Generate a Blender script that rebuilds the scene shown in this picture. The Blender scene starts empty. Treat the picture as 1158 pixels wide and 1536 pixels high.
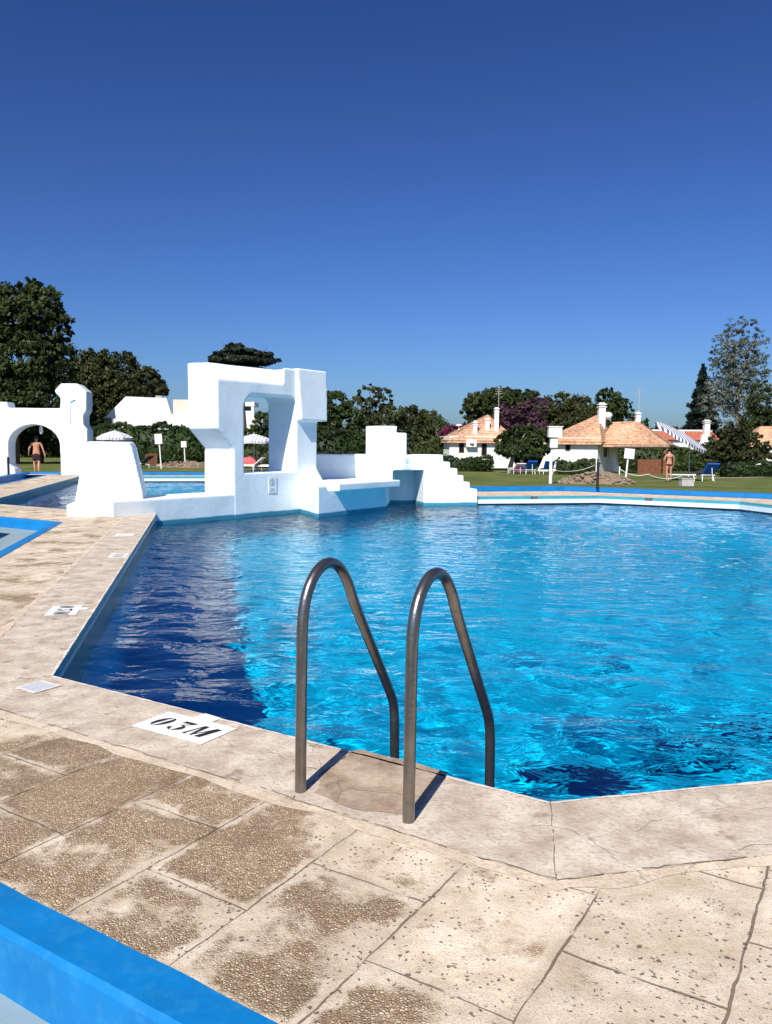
import bpy, bmesh, math, random
import numpy as np
from mathutils import Vector, Matrix
from mathutils.geometry import tessellate_polygon
R = math.radians
scene = bpy.context.scene
COL = scene.collection
rng = np.random.default_rng(7)
random.seed(7)

# ------------------------------------------------------------------ camera model (used to place far things at a distance)
F = 1200.0; HC = 1.5; PITCH = math.atan((768 - 668) / F); ROLL = R(.5)
def ray(px, py):
    x = px - 579; y = 768 - py
    c, s = math.cos(ROLL), math.sin(ROLL)
    xr, yr = x * c - y * s, x * s + y * c
    cp, sp = math.cos(PITCH), math.sin(PITCH)
    return Vector((xr, F * cp + yr * sp, -F * sp + yr * cp))
def at(px, py, Y):
    r = ray(px, py)
    return Vector((0, 0, HC)) + r * (Y / r.y)
def mpp(Y): return Y / F

def lawn_z(x, y):
    t = min(1, max(0, (x + 14) / 18))
    return -.03 - .0135 * max(0, min(y, 90) - 27) * (.35 + .65 * t)
def foot(px, Y):
    p = at(px, 690, Y); return Vector((p.x, p.y, lawn_z(p.x, p.y)))

# ------------------------------------------------------------------ object helpers
def tag(o, label=None, cat=None, group=None, kind=None):
    if label: o['label'] = label
    if cat: o['category'] = cat
    if group: o['group'] = group
    if kind: o['kind'] = kind
    return o
def empty(name, loc=(0, 0, 0), rz=0):
    o = bpy.data.objects.new(name, None); COL.objects.link(o)
    o.empty_display_size = .2
    o.location = loc; o.rotation_euler = (0, 0, rz)
    return o
def copy_tree(o, parent=None):
    c = o.copy(); COL.objects.link(c)
    if parent: c.parent = parent
    for ch in list(o.children): copy_tree(ch, c)
    return c

class MB:
    def __init__(self): self.v = []; self.f = []; self.m = []
    def add(self, vs, fs, mi=0):
        b = len(self.v); self.v += [tuple(p) for p in vs]
        self.f += [tuple(i + b for i in f) for f in fs]; self.m += [mi] * len(fs)
        return self
    def prism(self, poly, vec, mi=0):
        """closed prism from a 3-D polygon pushed along vec"""
        n = len(poly); vec = Vector(vec); a = [Vector(p) for p in poly]
        nrm = Vector((0, 0, 0))
        for i in range(n): nrm += a[i].cross(a[(i + 1) % n])
        if nrm.dot(vec) > 0: a.reverse()
        b = [p + vec for p in a]
        tris = tessellate_polygon([a])
        fs = []
        for t in tris:
            p, q, r = (a[i] for i in t)
            t = tuple(t)
            if (q - p).cross(r - p).dot(vec) > 0: t = t[::-1]
            fs.append(t); fs.append(tuple(i + n for i in t[::-1]))
        for i in range(n):
            j = (i + 1) % n
            fs.append((j, i, i + n, j + n))
        return self.add(a + b, fs, mi)
    def box(self, c, s, rz=0, mi=0, M=None):
        x, y, z = (k / 2 for k in s)
        vs = [Vector((i * x, j * y, k * z)) for i in (-1, 1) for j in (-1, 1) for k in (-1, 1)]
        rot = M or Matrix.Rotation(rz, 3, 'Z')
        vs = [rot @ p + Vector(c) for p in vs]
        return self.add(vs, [(0, 1, 3, 2), (4, 6, 7, 5), (0, 4, 5, 1), (2, 3, 7, 6), (0, 2, 6, 4), (1, 5, 7, 3)], mi)
    def tube(self, pts, rad, n=8, mi=0, cap=True):
        pts = [Vector(p) for p in pts]; k = len(pts)
        rad = rad if hasattr(rad, '__len__') else [rad] * k
        up = None; vs = []
        for i in range(k):
            t = (pts[min(i + 1, k - 1)] - pts[max(i - 1, 0)]).normalized()
            if up is None:
                up = t.orthogonal().normalized()
            else:
                up = (up - t * up.dot(t)).normalized()
            s = t.cross(up)
            for j in range(n):
                a = 2 * math.pi * j / n
                vs.append(pts[i] + (up * math.cos(a) + s * math.sin(a)) * rad[i])
        fs = []
        for i in range(k - 1):
            for j in range(n):
                j2 = (j + 1) % n
                fs.append((i * n + j, i * n + j2, (i + 1) * n + j2, (i + 1) * n + j))
        if cap:
            fs.append(tuple(range(n - 1, -1, -1))); fs.append(tuple((k - 1) * n + j for j in range(n)))
        return self.add(vs, fs, mi)
    def lathe(self, c, prof, n=16, mi=0):
        vs = []
        for r_, z in prof:
            for j in range(n):
                a = 2 * math.pi * j / n
                vs.append((c[0] + r_ * math.cos(a), c[1] + r_ * math.sin(a), c[2] + z))
        fs = []
        for i in range(len(prof) - 1):
            for j in range(n):
                j2 = (j + 1) % n
                fs.append((i * n + j, i * n + j2, (i + 1) * n + j2, (i + 1) * n + j))
        fs.append(tuple(range(n - 1, -1, -1))); fs.append(tuple((len(prof) - 1) * n + j for j in range(n)))
        return self.add(vs, fs, mi)
    def hull(self, pts):
        bm = bmesh.new(); [bm.verts.new(p) for p in pts]
        r_ = bmesh.ops.convex_hull(bm, input=bm.verts)
        bmesh.ops.delete(bm, geom=[v for v in bm.verts if not v.link_faces], context='VERTS')
        bmesh.ops.recalc_face_normals(bm, faces=bm.faces); bm.verts.index_update()
        self.add([v.co.copy() for v in bm.verts], [tuple(v.index for v in f.verts) for f in bm.faces]); bm.free(); return self
    def build(self, name, mats, parent=None, smooth=False, bevel=0):
        me = bpy.data.meshes.new(name)
        me.from_pydata(self.v, [], self.f); 
        for m in (mats if isinstance(mats, (list, tuple)) else [mats]): me.materials.append(m)
        if any(self.m): me.polygons.foreach_set('material_index', self.m)
        if smooth: me.polygons.foreach_set('use_smooth', [True] * len(me.polygons))
        me.update()
        o = bpy.data.objects.new(name, me); COL.objects.link(o)
        if parent: o.parent = parent
        if bevel:
            b = o.modifiers.new('b', 'BEVEL'); b.width = bevel; b.segments = 2; b.limit_method = 'ANGLE'
        return o
def bake(o):
    """apply the modifiers of o"""
    dg = bpy.context.evaluated_depsgraph_get(); dg.update()
    me = bpy.data.meshes.new_from_object(o.evaluated_get(dg))
    old = o.data; o.modifiers.clear(); o.data = me; me.name = old.name
    bpy.data.meshes.remove(old)
    return o
def plaster_up(o, vox=.026, it=2):
    r = o.modifiers.new('r', 'REMESH'); r.mode = 'VOXEL'; r.voxel_size = vox; r.use_smooth_shade = True
    s = o.modifiers.new('s', 'SMOOTH'); s.iterations = it; s.factor = .5
    bake(o)
    # hand-trowelled wobble, real relief
    me = o.data; n = len(me.vertices)
    co = np.empty(n * 3); me.vertices.foreach_get('co', co); co = co.reshape(-1, 3)
    no = np.empty(n * 3); me.vertices.foreach_get('normal', no); no = no.reshape(-1, 3)
    d = np.zeros(n)
    for k in range(14):
        kv = rng.normal(size=3); kv *= rng.uniform(2, 9) / np.linalg.norm(kv)
        d += np.sin(co @ kv + rng.uniform(0, 6)) * .0012
    me.vertices.foreach_set('co', (co + no * d[:, None]).ravel())
    me.polygons.foreach_set('use_smooth', [True] * len(me.polygons)); me.update()
    return o

# ------------------------------------------------------------------ materials
def mat(name, base=(.5, .5, .5), rough=.6, metal=0, var=0, vscale=3, bump=0, bscale=30, spec=.5, dirt=None, dscale=2, damt=.5, trans=0):
    m = bpy.data.materials.new(name); m.use_nodes = True
    nt = m.node_tree; N = nt.nodes; L = nt.links
    b = N['Principled BSDF']
    b.inputs['Base Color'].default_value = (*base, 1); b.inputs['Roughness'].default_value = rough
    b.inputs['Metallic'].default_value = metal; b.inputs['Specular IOR Level'].default_value = spec
    tc = N.new('ShaderNodeTexCoord'); co = tc.outputs['Object']
    col = None
    if var or dirt:
        t = N.new('ShaderNodeTexNoise'); t.inputs['Scale'].default_value = vscale; t.inputs['Detail'].default_value = 6
        L.new(co, t.inputs['Vector'])
        r = N.new('ShaderNodeValToRGB'); r.color_ramp.elements[0].position = .3; r.color_ramp.elements[1].position = .7
        r.color_ramp.elements[0].color = (*[max(0, c * (1 - var)) for c in base], 1)
        r.color_ramp.elements[1].color = (*[min(1, c * (1 + var)) for c in base], 1)
        L.new(t.outputs['Fac'], r.inputs['Fac']); col = r.outputs['Color']
    if dirt:
        t2 = N.new('ShaderNodeTexNoise'); t2.inputs['Scale'].default_value = dscale; t2.inputs['Detail'].default_value = 8; t2.inputs['Roughness'].default_value = .65
        L.new(co, t2.inputs['Vector'])
        r2 = N.new('ShaderNodeValToRGB'); r2.color_ramp.elements[0].position = .5; r2.color_ramp.elements[1].position = .72
        L.new(t2.outputs['Fac'], r2.inputs['Fac'])
        sc = N.new('ShaderNodeMath'); sc.operation = 'MULTIPLY'; sc.inputs[1].default_value = damt
        L.new(r2.outputs['Color'], sc.inputs[0])
        mx = N.new('ShaderNodeMix'); mx.data_type = 'RGBA'
        L.new(sc.outputs[0], mx.inputs['Factor']); L.new(col, mx.inputs[6]); mx.inputs[7].default_value = (*dirt, 1)
        col = mx.outputs[2]
    if col: L.new(col, b.inputs['Base Color'])
    if bump:
        t3 = N.new('ShaderNodeTexNoise'); t3.inputs['Scale'].default_value = bscale; t3.inputs['Detail'].default_value = 5
        L.new(co, t3.inputs['Vector'])
        bp = N.new('ShaderNodeBump'); bp.inputs['Strength'].default_value = bump; bp.inputs['Distance'].default_value = .02
        L.new(t3.outputs['Fac'], bp.inputs['Height']); L.new(bp.outputs['Normal'], b.inputs['Normal'])
    return m
def leafmat(name, a, b_, rough=.55, hue=None):
    """two leaf greens mixed per leaf and per clump"""
    m = bpy.data.materials.new(name); m.use_nodes = True
    nt = m.node_tree; N = nt.nodes; L = nt.links
    b = N['Principled BSDF']; b.inputs['Roughness'].default_value = rough; b.inputs['Specular IOR Level'].default_value = .25
    g = N.new('ShaderNodeNewGeometry'); tc = N.new('ShaderNodeTexCoord')
    t = N.new('ShaderNodeTexNoise'); t.inputs['Scale'].default_value = .45; t.inputs['Detail'].default_value = 3
    L.new(tc.outputs['Object'], t.inputs['Vector'])
    ad = N.new('ShaderNodeMath'); ad.operation = 'MULTIPLY_ADD'; ad.inputs[1].default_value = .55
    L.new(g.outputs['Random Per Island'], ad.inputs[0])
    ms = N.new('ShaderNodeMath'); ms.operation = 'MULTIPLY_ADD'; ms.inputs[1].default_value = 1.6; ms.inputs[2].default_value = -.55
    L.new(t.outputs['Fac'], ms.inputs[0]); L.new(ms.outputs[0], ad.inputs[2])
    r = N.new('ShaderNodeValToRGB'); e = r.color_ramp.elements
    e[0].position = .1; e[0].color = (*a, 1); e[1].position = .85; e[1].color = (*b_, 1)
    if hue:
        x = e.new(.97); x.color = (*hue, 1)
    L.new(ad.outputs[0], r.inputs['Fac']); L.new(r.outputs['Color'], b.inputs['Base Color'])
    tr = N.new('ShaderNodeBsdfTranslucent'); L.new(r.outputs['Color'], tr.inputs['Color'])
    mx = N.new('ShaderNodeMixShader'); mx.inputs[0].default_value = .3
    L.new(b.outputs[0], mx.inputs[1]); L.new(tr.outputs[0], mx.inputs[2])
    L.new(mx.outputs[0], N['Material Output'].inputs['Surface'])
    return m

WHITE = mat('white_plaster', (.82, .885, .91), .75, var=.03, vscale=1.5, bump=.3, bscale=7, spec=.2, dirt=(.56, .63, .64), dscale=1.1, damt=.4)
def waterline(m):
    nt = m.node_tree; b = nt.nodes['Principled BSDF']; g = nt.nodes.new('ShaderNodeNewGeometry'); sx = nt.nodes.new('ShaderNodeSeparateXYZ')
    nt.links.new(g.outputs['Position'], sx.inputs[0]); n = nt.nodes.new('ShaderNodeTexNoise'); n.inputs['Scale'].default_value = 2.5; n.inputs['Detail'].default_value = 5
    nt.links.new(g.outputs['Position'], n.inputs['Vector'])
    ad = nt.nodes.new('ShaderNodeMath'); ad.operation = 'MULTIPLY_ADD'; ad.inputs[1].default_value = .05; nt.links.new(n.outputs['Fac'], ad.inputs[0]); nt.links.new(sx.outputs['Z'], ad.inputs[2])
    r = nt.nodes.new('ShaderNodeMapRange'); r.inputs['From Min'].default_value = -.145; r.inputs['From Max'].default_value = -.115; nt.links.new(ad.outputs[0], r.inputs['Value'])
    mx = nt.nodes.new('ShaderNodeMix'); mx.data_type = 'RGBA'; nt.links.new(r.outputs[0], mx.inputs['Factor']); mx.inputs[6].default_value = (.045, .25, .36, 1)
    nt.links.new(b.inputs['Base Color'].links[0].from_socket, mx.inputs[7]); nt.links.new(mx.outputs[2], b.inputs['Base Color'])
waterline(WHITE)
WHITE_FAR = mat('white_wall', (.80, .79, .77), .8, var=.03, vscale=.8, bump=.2, bscale=6, spec=.2)
WHITE_METAL = mat('white_paint', (.8, .8, .78), .4)
BLUE = mat('blue_kerb_paint', (.001, .175, .47), .45, var=.14, vscale=3, bump=.35, bscale=9, dirt=(.03, .24, .50), dscale=16, damt=.6)
TROUGH = mat('trough_floor', (.25, .35, .39), .6, var=.08, vscale=2, bump=.1)
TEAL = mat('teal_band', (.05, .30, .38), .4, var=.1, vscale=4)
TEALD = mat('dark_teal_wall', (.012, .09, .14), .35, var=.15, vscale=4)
LIP = mat('white_lip', (.75, .78, .78), .5, var=.05)
STEEL = mat('weathered_steel', (.25, .23, .21), .28, metal=.9, var=.14, vscale=18, bump=.08, bscale=60)
BLACK = mat('black_metal', (.012, .012, .012), .5)
WOOD = mat('brown_wood', (.20, .075, .035), .7, var=.3, vscale=6)
BARK = mat('bark', (.10, .075, .055), .9, var=.3, vscale=5, bump=.6, bscale=12)
BARKP = mat('pale_bark', (.30, .27, .23), .9, var=.3, vscale=4)
PAINT_MARK = mat('white_floor_paint', (.78, .78, .76), .6, var=.05, vscale=30, dirt=(.55, .49, .41), dscale=16, damt=.75)
INK = mat('black_stencil', (.012, .012, .012), .6, var=.2, vscale=30)
GLASSDARK = mat('dark_window', (.015, .013, .012), .15)
FRAMEW = mat('window_frame', (.10, .07, .05), .6)
GREY = mat('grey_concrete', (.42, .41, .39), .85, var=.12, vscale=6, bump=.3)
BLUEC = mat('blue_cushion', (.004, .10, .52), .8, var=.1, vscale=5)
DARKC = mat('dark_cloth', (.02, .02, .03), .9, var=.3, vscale=5)
PINK = mat('pink_towel', (.62, .12, .13), .9, var=.35, vscale=4)
TOWEL = mat('white_towel', (.7, .62, .66), .9, var=.1)
ROPE = mat('rope', (.72, .70, .64), .8)
PINKROOF = mat('pinkish_wall', (.72, .56, .48), .8, var=.05)

def roofmat():
    m = bpy.data.materials.new('clay_tiles'); m.use_nodes = True
    nt = m.node_tree; N = nt.nodes; L = nt.links; b = N['Principled BSDF']; b.inputs['Roughness'].default_value = .85
    tc = N.new('ShaderNodeTexCoord')
    t = N.new('ShaderNodeTexNoise'); t.inputs['Scale'].default_value = 4.0; t.inputs['Detail'].default_value = 8; t.inputs['Roughness'].default_value = .7
    L.new(tc.outputs['Object'], t.inputs['Vector'])
    r = N.new('ShaderNodeValToRGB'); e = r.color_ramp.elements
    e[0].position = .34; e[0].color = (.34, .16, .09, 1); e[1].position = .62; e[1].color = (.74, .50, .34, 1)
    x = e.new(.48); x.color = (.60, .35, .21, 1)
    L.new(t.outputs['Fac'], r.inputs['Fac']); L.new(r.outputs['Color'], b.inputs['Base Color'])
    return m
ROOF = roofmat()
def roofred():
    return mat('red_roof', (.42, .12, .07), .8, var=.25, vscale=4)
ROOFRED = roofred()
def striped(name, c1, c2, sc):
    m = bpy.data.materials.new(name); m.use_nodes = True
    nt = m.node_tree; N = nt.nodes; L = nt.links; b = N['Principled BSDF']; b.inputs['Roughness'].default_value = .8
    tc = N.new('ShaderNodeTexCoord'); w = N.new('ShaderNodeTexWave'); w.wave_type = 'BANDS'; w.bands_direction = 'X'
    w.inputs['Scale'].default_value = sc; L.new(tc.outputs['Object'], w.inputs['Vector'])
    r = N.new('ShaderNodeValToRGB'); r.color_ramp.interpolation = 'CONSTANT'; e = r.color_ramp.elements
    e[0].color = (*c1, 1); e[1].position = .55; e[1].color = (*c2, 1)
    L.new(w.outputs['Fac'], r.inputs['Fac']); L.new(r.outputs['Color'], b.inputs['Base Color'])
    return m
STRIPE = striped('striped_canvas', (.75, .75, .78), (.05, .07, .16), 1.9)
CANVAS = striped('pale_canvas', (.72, .70, .76), (.42, .42, .52), 1.6)

def lawnmat():
    m = bpy.data.materials.new('lawn'); m.use_nodes = True
    nt = m.node_tree; N = nt.nodes; L = nt.links; b = N['Principled BSDF']; b.inputs['Roughness'].default_value = .9; b.inputs['Specular IOR Level'].default_value = .15
    tc = N.new('ShaderNodeTexCoord')
    t = N.new('ShaderNodeTexNoise'); t.inputs['Scale'].default_value = .35; t.inputs['Detail'].default_value = 9; t.inputs['Roughness'].default_value = .7
    L.new(tc.outputs['Object'], t.inputs['Vector'])
    r = N.new('ShaderNodeValToRGB'); e = r.color_ramp.elements
    e[0].position = .36; e[0].color = (.070, .100, .024, 1); e[1].position = .68; e[1].color = (.21, .185, .07, 1)
    x = e.new(.52); x.color = (.12, .145, .038, 1)
    L.new(t.outputs['Fac'], r.inputs['Fac']); L.new(r.outputs['Color'], b.inputs['Base Color'])
    t2 = N.new('ShaderNodeTexNoise'); t2.inputs['Scale'].default_value = 12; t2.inputs['Detail'].default_value = 4
    L.new(tc.outputs['Object'], t2.inputs['Vector'])
    bp = N.new('ShaderNodeBump'); bp.inputs['Strength'].default_value = .8; bp.inputs['Distance'].default_value = .08
    L.new(t2.outputs['Fac'], bp.inputs['Height']); L.new(bp.outputs['Normal'], b.inputs['Normal'])
    return m
LAWN = lawnmat()

def node(nt, typ, **kw):
    n = nt.nodes.new(typ)
    for k, v in kw.items():
        if k.startswith('_'): setattr(n, k[1:], v)
        else: n.inputs[k].default_value = v
    return n
def mixc(nt, fac, a, b):
    n = nt.nodes.new('ShaderNodeMix'); n.data_type = 'RGBA'
    for s, v in ((n.inputs['Factor'], fac), (n.inputs[6], a), (n.inputs[7], b)):
        if isinstance(v, (tuple, float, int)): s.default_value = v
        else: nt.links.new(v, s)
    return n.outputs[2]
def mth(nt, op, a, b=0., c=0.):
    n = nt.nodes.new('ShaderNodeMath'); n.operation = op
    for s, v in zip(n.inputs, (a, b, c)):
        if isinstance(v, (float, int)): s.default_value = v
        else: nt.links.new(v, s)
    return n.outputs[0]
def ramp(nt, fac, p0, p1):
    n = nt.nodes.new('ShaderNodeMapRange'); n.interpolation_type = 'SMOOTHSTEP'
    n.inputs['From Min'].default_value = p0; n.inputs['From Max'].default_value = p1
    nt.links.new(fac, n.inputs['Value']); return n.outputs['Result']

def slabmat():
    """washed-pebble paving slabs with worn cement patches and dark joints"""
    m = bpy.data.materials.new('pebble_slabs'); m.use_nodes = True
    nt = m.node_tree; L = nt.links; b = nt.nodes['Principled BSDF']; b.inputs['Roughness'].default_value = .85; b.inputs['Specular IOR Level'].default_value = .2
    tc = node(nt, 'ShaderNodeTexCoord')
    # wobble
    pn = node(nt, 'ShaderNodeTexNoise', Scale=1.9, Detail=11.0, Roughness=.68); L.new(tc.outputs['Object'], pn.inputs['Vector'])
    wn = node(nt, 'ShaderNodeTexNoise', Scale=7.0, Detail=4.0); L.new(tc.outputs['Object'], wn.inputs['Vector'])
    wv = nt.nodes.new('ShaderNodeVectorMath'); wv.operation = 'MULTIPLY_ADD'; wv.inputs[1].default_value = (.024, .024, 0); L.new(wn.outputs['Color'], wv.inputs[0]); L.new(tc.outputs['Object'], wv.inputs[2])
    mp = node(nt, 'ShaderNodeMapping'); mp.vector_type = 'POINT'
    # brick rows run along n122, bricks along n32
    rot = R(-(90 - 32))      # turns direction az 32 into +X
    mp.inputs['Rotation'].default_value = (0, 0, rot)
    mp.inputs['Location'].default_value = (-1.877, -.283 + .465 * 20, 0)
    L.new(wv.outputs[0], mp.inputs['Vector'])
    br = node(nt, 'ShaderNodeTexBrick'); br.offset = .5; br.squash = 1
    br.inputs['Scale'].default_value = 1; br.inputs['Brick Width'].default_value = .70; br.inputs['Row Height'].default_value = .465
    L.new(mth(nt, 'MULTIPLY_ADD', ramp(nt, pn.outputs['Fac'], .35, .65), .0042, .0016), br.inputs['Mortar Size']); br.inputs['Mortar Smooth'].default_value = .1
    L.new(mp.outputs[0], br.inputs['Vector'])
    br2 = node(nt, 'ShaderNodeTexBrick'); br2.offset = .5
    br2.inputs['Scale'].default_value = 1; br2.inputs['Brick Width'].default_value = .70; br2.inputs['Row Height'].default_value = .465
    br2.inputs['Mortar Size'].default_value = .06; br2.inputs['Mortar Smooth'].default_value = 1.0
    br2.inputs['Color1'].default_value = (0, 0, 0, 1); br2.inputs['Color2'].default_value = (1, 1, 1, 1)
    L.new(mp.outputs[0], br2.inputs['Vector'])
    # joints partly filled
    jn = node(nt, 'ShaderNodeTexNoise', Scale=4.5, Detail=3.0); L.new(tc.outputs['Object'], jn.inputs['Vector'])
    joint = mth(nt, 'MULTIPLY', br.outputs['Fac'], ramp(nt, jn.outputs['Fac'], .34, .46))
    # big patches: pebble or cement skim
    sx = node(nt, 'ShaderNodeSeparateXYZ'); L.new(tc.outputs['Object'], sx.inputs[0])
    side = ramp(nt, sx.outputs['X'], -.9, 1.0)
    far = ramp(nt, sx.outputs['Y'], 3.2, 5.0)
    p = mth(nt, 'SUBTRACT', pn.outputs['Fac'], mth(nt, 'MULTIPLY', side, .19))
    p = mth(nt, 'SUBTRACT', p, mth(nt, 'MULTIPLY', far, .12))
    p = mth(nt, 'SUBTRACT', p, mth(nt, 'MULTIPLY', br2.outputs['Fac'], .12))
    pebbly = ramp(nt, p, .36, .475)
    # pebbles
    vo = node(nt, 'ShaderNodeTexVoronoi', Scale=105.0); L.new(tc.outputs['Object'], vo.inputs['Vector'])
    ve = node(nt, 'ShaderNodeTexVoronoi', Scale=105.0); ve.feature = 'DISTANCE_TO_EDGE'; L.new(tc.outputs['Object'], ve.inputs['Vector'])
    pc = nt.nodes.new('ShaderNodeValToRGB'); e = pc.color_ramp.elements
    e[0].position = 0; e[0].color = (.35, .235, .14, 1); e[1].position = 1; e[1].color = (.74, .60, .42, 1)
    x = e.new(.5); x.color = (.55, .405, .255, 1)
    sr = node(nt, 'ShaderNodeSeparateXYZ'); L.new(vo.outputs['Color'], sr.inputs[0]); L.new(sr.outputs[0], pc.inputs['Fac'])
    dn = node(nt, 'ShaderNodeTexNoise', Scale=3.3, Detail=5.0); L.new(tc.outputs['Object'], dn.inputs['Vector'])
    peb = mixc(nt, ramp(nt, ve.outputs['Distance'], .0, .16), (.21, .14, .085, 1), pc.outputs['Color'])
    peb = mixc(nt, mth(nt, 'MULTIPLY', ramp(nt, dn.outputs['Fac'], .5, .68), .45), peb, (.20, .13, .075, 1))
    # cement skim with pits
    cn = node(nt, 'ShaderNodeTexNoise', Scale=5.0, Detail=8.0, Roughness=.7); L.new(tc.outputs['Object'], cn.inputs['Vector'])
    cc = nt.nodes.new('ShaderNodeValToRGB'); e = cc.color_ramp.elements
    e[0].position = .32; e[0].color = (.53, .42, .295, 1); e[1].position = .64; e[1].color = (.80, .70, .555, 1)
    L.new(cn.outputs['Fac'], cc.inputs['Fac'])
    pw = node(nt, 'ShaderNodeTexNoise', Scale=70.0, Detail=2.0); L.new(tc.outputs['Object'], pw.inputs['Vector'])
    pv = nt.nodes.new('ShaderNodeVectorMath'); pv.operation = 'MULTIPLY_ADD'; pv.inputs[1].default_value = (.022, .022, 0); L.new(pw.outputs['Color'], pv.inputs[0]); L.new(tc.outputs['Object'], pv.inputs[2])
    vp = node(nt, 'ShaderNodeTexVoronoi', Scale=58.0); L.new(pv.outputs[0], vp.inputs['Vector'])
    s2 = node(nt, 'ShaderNodeSeparateXYZ'); L.new(vp.outputs['Color'], s2.inputs[0])
    pit = mth(nt, 'MULTIPLY', ramp(nt, mth(nt, 'SUBTRACT', vp.outputs['Distance'], mth(nt, 'MULTIPLY', s2.outputs[1], .2)), .20, .08), mth(nt, 'GREATER_THAN', s2.outputs[0], .52))
    pit = mth(nt, 'MULTIPLY', pit, ramp(nt, dn.outputs['Fac'], .38, .52))
    cem = mixc(nt, mth(nt, 'MULTIPLY', pit, .85), cc.outputs['Color'], (.10, .08, .065, 1))
    # fine speckle
    fn = node(nt, 'ShaderNodeTexNoise', Scale=160.0, Detail=2.0); L.new(tc.outputs['Object'], fn.inputs['Vector'])
    cem = mixc(nt, mth(nt, 'MULTIPLY', ramp(nt, fn.outputs['Fac'], .5, .66), .55), cem, (.34, .245, .155, 1))
    col = mixc(nt, pebbly, cem, peb)
    mo = node(nt, 'ShaderNodeTexNoise', Scale=1.3, Detail=9.0, Roughness=.7); L.new(mp.outputs[0], mo.inputs['Vector'])
    col = mixc(nt, mth(nt, 'MULTIPLY', ramp(nt, mo.outputs['Fac'], .50, .68), .36), col, (.34, .235, .145, 1))
    tone = mth(nt, 'MULTIPLY_ADD', br2.outputs['Color'], .22, .86)
    tv = nt.nodes.new('ShaderNodeMix'); tv.data_type = 'RGBA'; tv.blend_type = 'MULTIPLY'; tv.inputs['Factor'].default_value = 1
    L.new(col, tv.inputs[6]); L.new(tone, tv.inputs[7])
    col = mixc(nt, mth(nt, 'MULTIPLY', joint, .8), tv.outputs[2], (.11, .075, .045, 1))
    L.new(col, b.inputs['Base Color'])
    h = mth(nt, 'MULTIPLY', mth(nt, 'MULTIPLY', ramp(nt, ve.outputs['Distance'], .0, .35), pebbly), .004)
    h = mth(nt, 'SUBTRACT', h, mth(nt, 'MULTIPLY', joint, .012))
    h = mth(nt, 'SUBTRACT', h, mth(nt, 'MULTIPLY', pit, .005))
    h = mth(nt, 'ADD', h, mth(nt, 'MULTIPLY', cn.outputs['Fac'], .012))
    h = mth(nt, 'ADD', h, mth(nt, 'MULTIPLY', fn.outputs['Fac'], .001))
    bp = node(nt, 'ShaderNodeBump', Strength=.9, Distance=1.0); L.new(h, bp.inputs['Height']); L.new(bp.outputs['Normal'], b.inputs['Normal'])
    return m
SLAB = slabmat()
def copingmat(name, c0, c1, stain=.5):
    m = bpy.data.materials.new(name); m.use_nodes = True
    nt = m.node_tree; L = nt.links; b = nt.nodes['Principled BSDF']; b.inputs['Roughness'].default_value = .8; b.inputs['Specular IOR Level'].default_value = .2
    tc = node(nt, 'ShaderNodeTexCoord')
    cn = node(nt, 'ShaderNodeTexNoise', Scale=4.5, Detail=9.0, Roughness=.68); L.new(tc.outputs['Object'], cn.inputs['Vector'])
    cc = nt.nodes.new('ShaderNodeValToRGB'); e = cc.color_ramp.elements
    e[0].position = .34; e[0].color = (*c0, 1); e[1].position = .62; e[1].color = (*c1, 1); L.new(cn.outputs['Fac'], cc.inputs['Fac'])
    # stains
    sn = node(nt, 'ShaderNodeTexNoise', Scale=5.5, Detail=6.0, Roughness=.6); L.new(tc.outputs['Object'], sn.inputs['Vector'])
    col = mixc(nt, mth(nt, 'MULTIPLY', ramp(nt, sn.outputs['Fac'], .58, .68), stain), cc.outputs['Color'], (.27, .195, .135, 1))
    gn = node(nt, 'ShaderNodeTexNoise', Scale=60.0, Detail=4.0); L.new(tc.outputs['Object'], gn.inputs['Vector'])
    col = mixc(nt, mth(nt, 'MULTIPLY', ramp(nt, gn.outputs['Fac'], .5, .7), .5), col, (.33, .255, .18, 1))
    # hairline cracks, only in places
    wn = node(nt, 'ShaderNodeTexNoise', Scale=5.0, Detail=5.0); L.new(tc.outputs['Object'], wn.inputs['Vector'])
    wv = nt.nodes.new('ShaderNodeVectorMath'); wv.operation = 'MULTIPLY_ADD'; wv.inputs[1].default_value = (.25, .25, 0); L.new(wn.outputs['Color'], wv.inputs[0]); L.new(tc.outputs['Object'], wv.inputs[2])
    ve = node(nt, 'ShaderNodeTexVoronoi', Scale=.85); ve.feature = 'DISTANCE_TO_EDGE'; L.new(wv.outputs[0], ve.inputs['Vector'])
    cr = mth(nt, 'MULTIPLY', ramp(nt, ve.outputs['Distance'], .004, .001), ramp(nt, sn.outputs['Fac'], .42, .52))
    col = mixc(nt, mth(nt, 'MULTIPLY', cr, .12), col, (.14, .10, .07, 1))
    L.new(col, b.inputs['Base Color'])
    h = mth(nt, 'ADD', mth(nt, 'MULTIPLY', cn.outputs['Fac'], .012), mth(nt, 'MULTIPLY', gn.outputs['Fac'], .0045))
    h = mth(nt, 'SUBTRACT', h, mth(nt, 'MULTIPLY', cr, .004))
    bp = node(nt, 'ShaderNodeBump', Strength=.8, Distance=1.0); L.new(h, bp.inputs['Height']); L.new(bp.outputs['Normal'], b.inputs['Normal'])
    return m
COPING = copingmat('coping_concrete', (.39, .315, .24), (.66, .575, .47), .8)
CEMENT = copingmat('pale_cement', (.50, .40, .29), (.71, .60, .47), .3)

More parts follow.
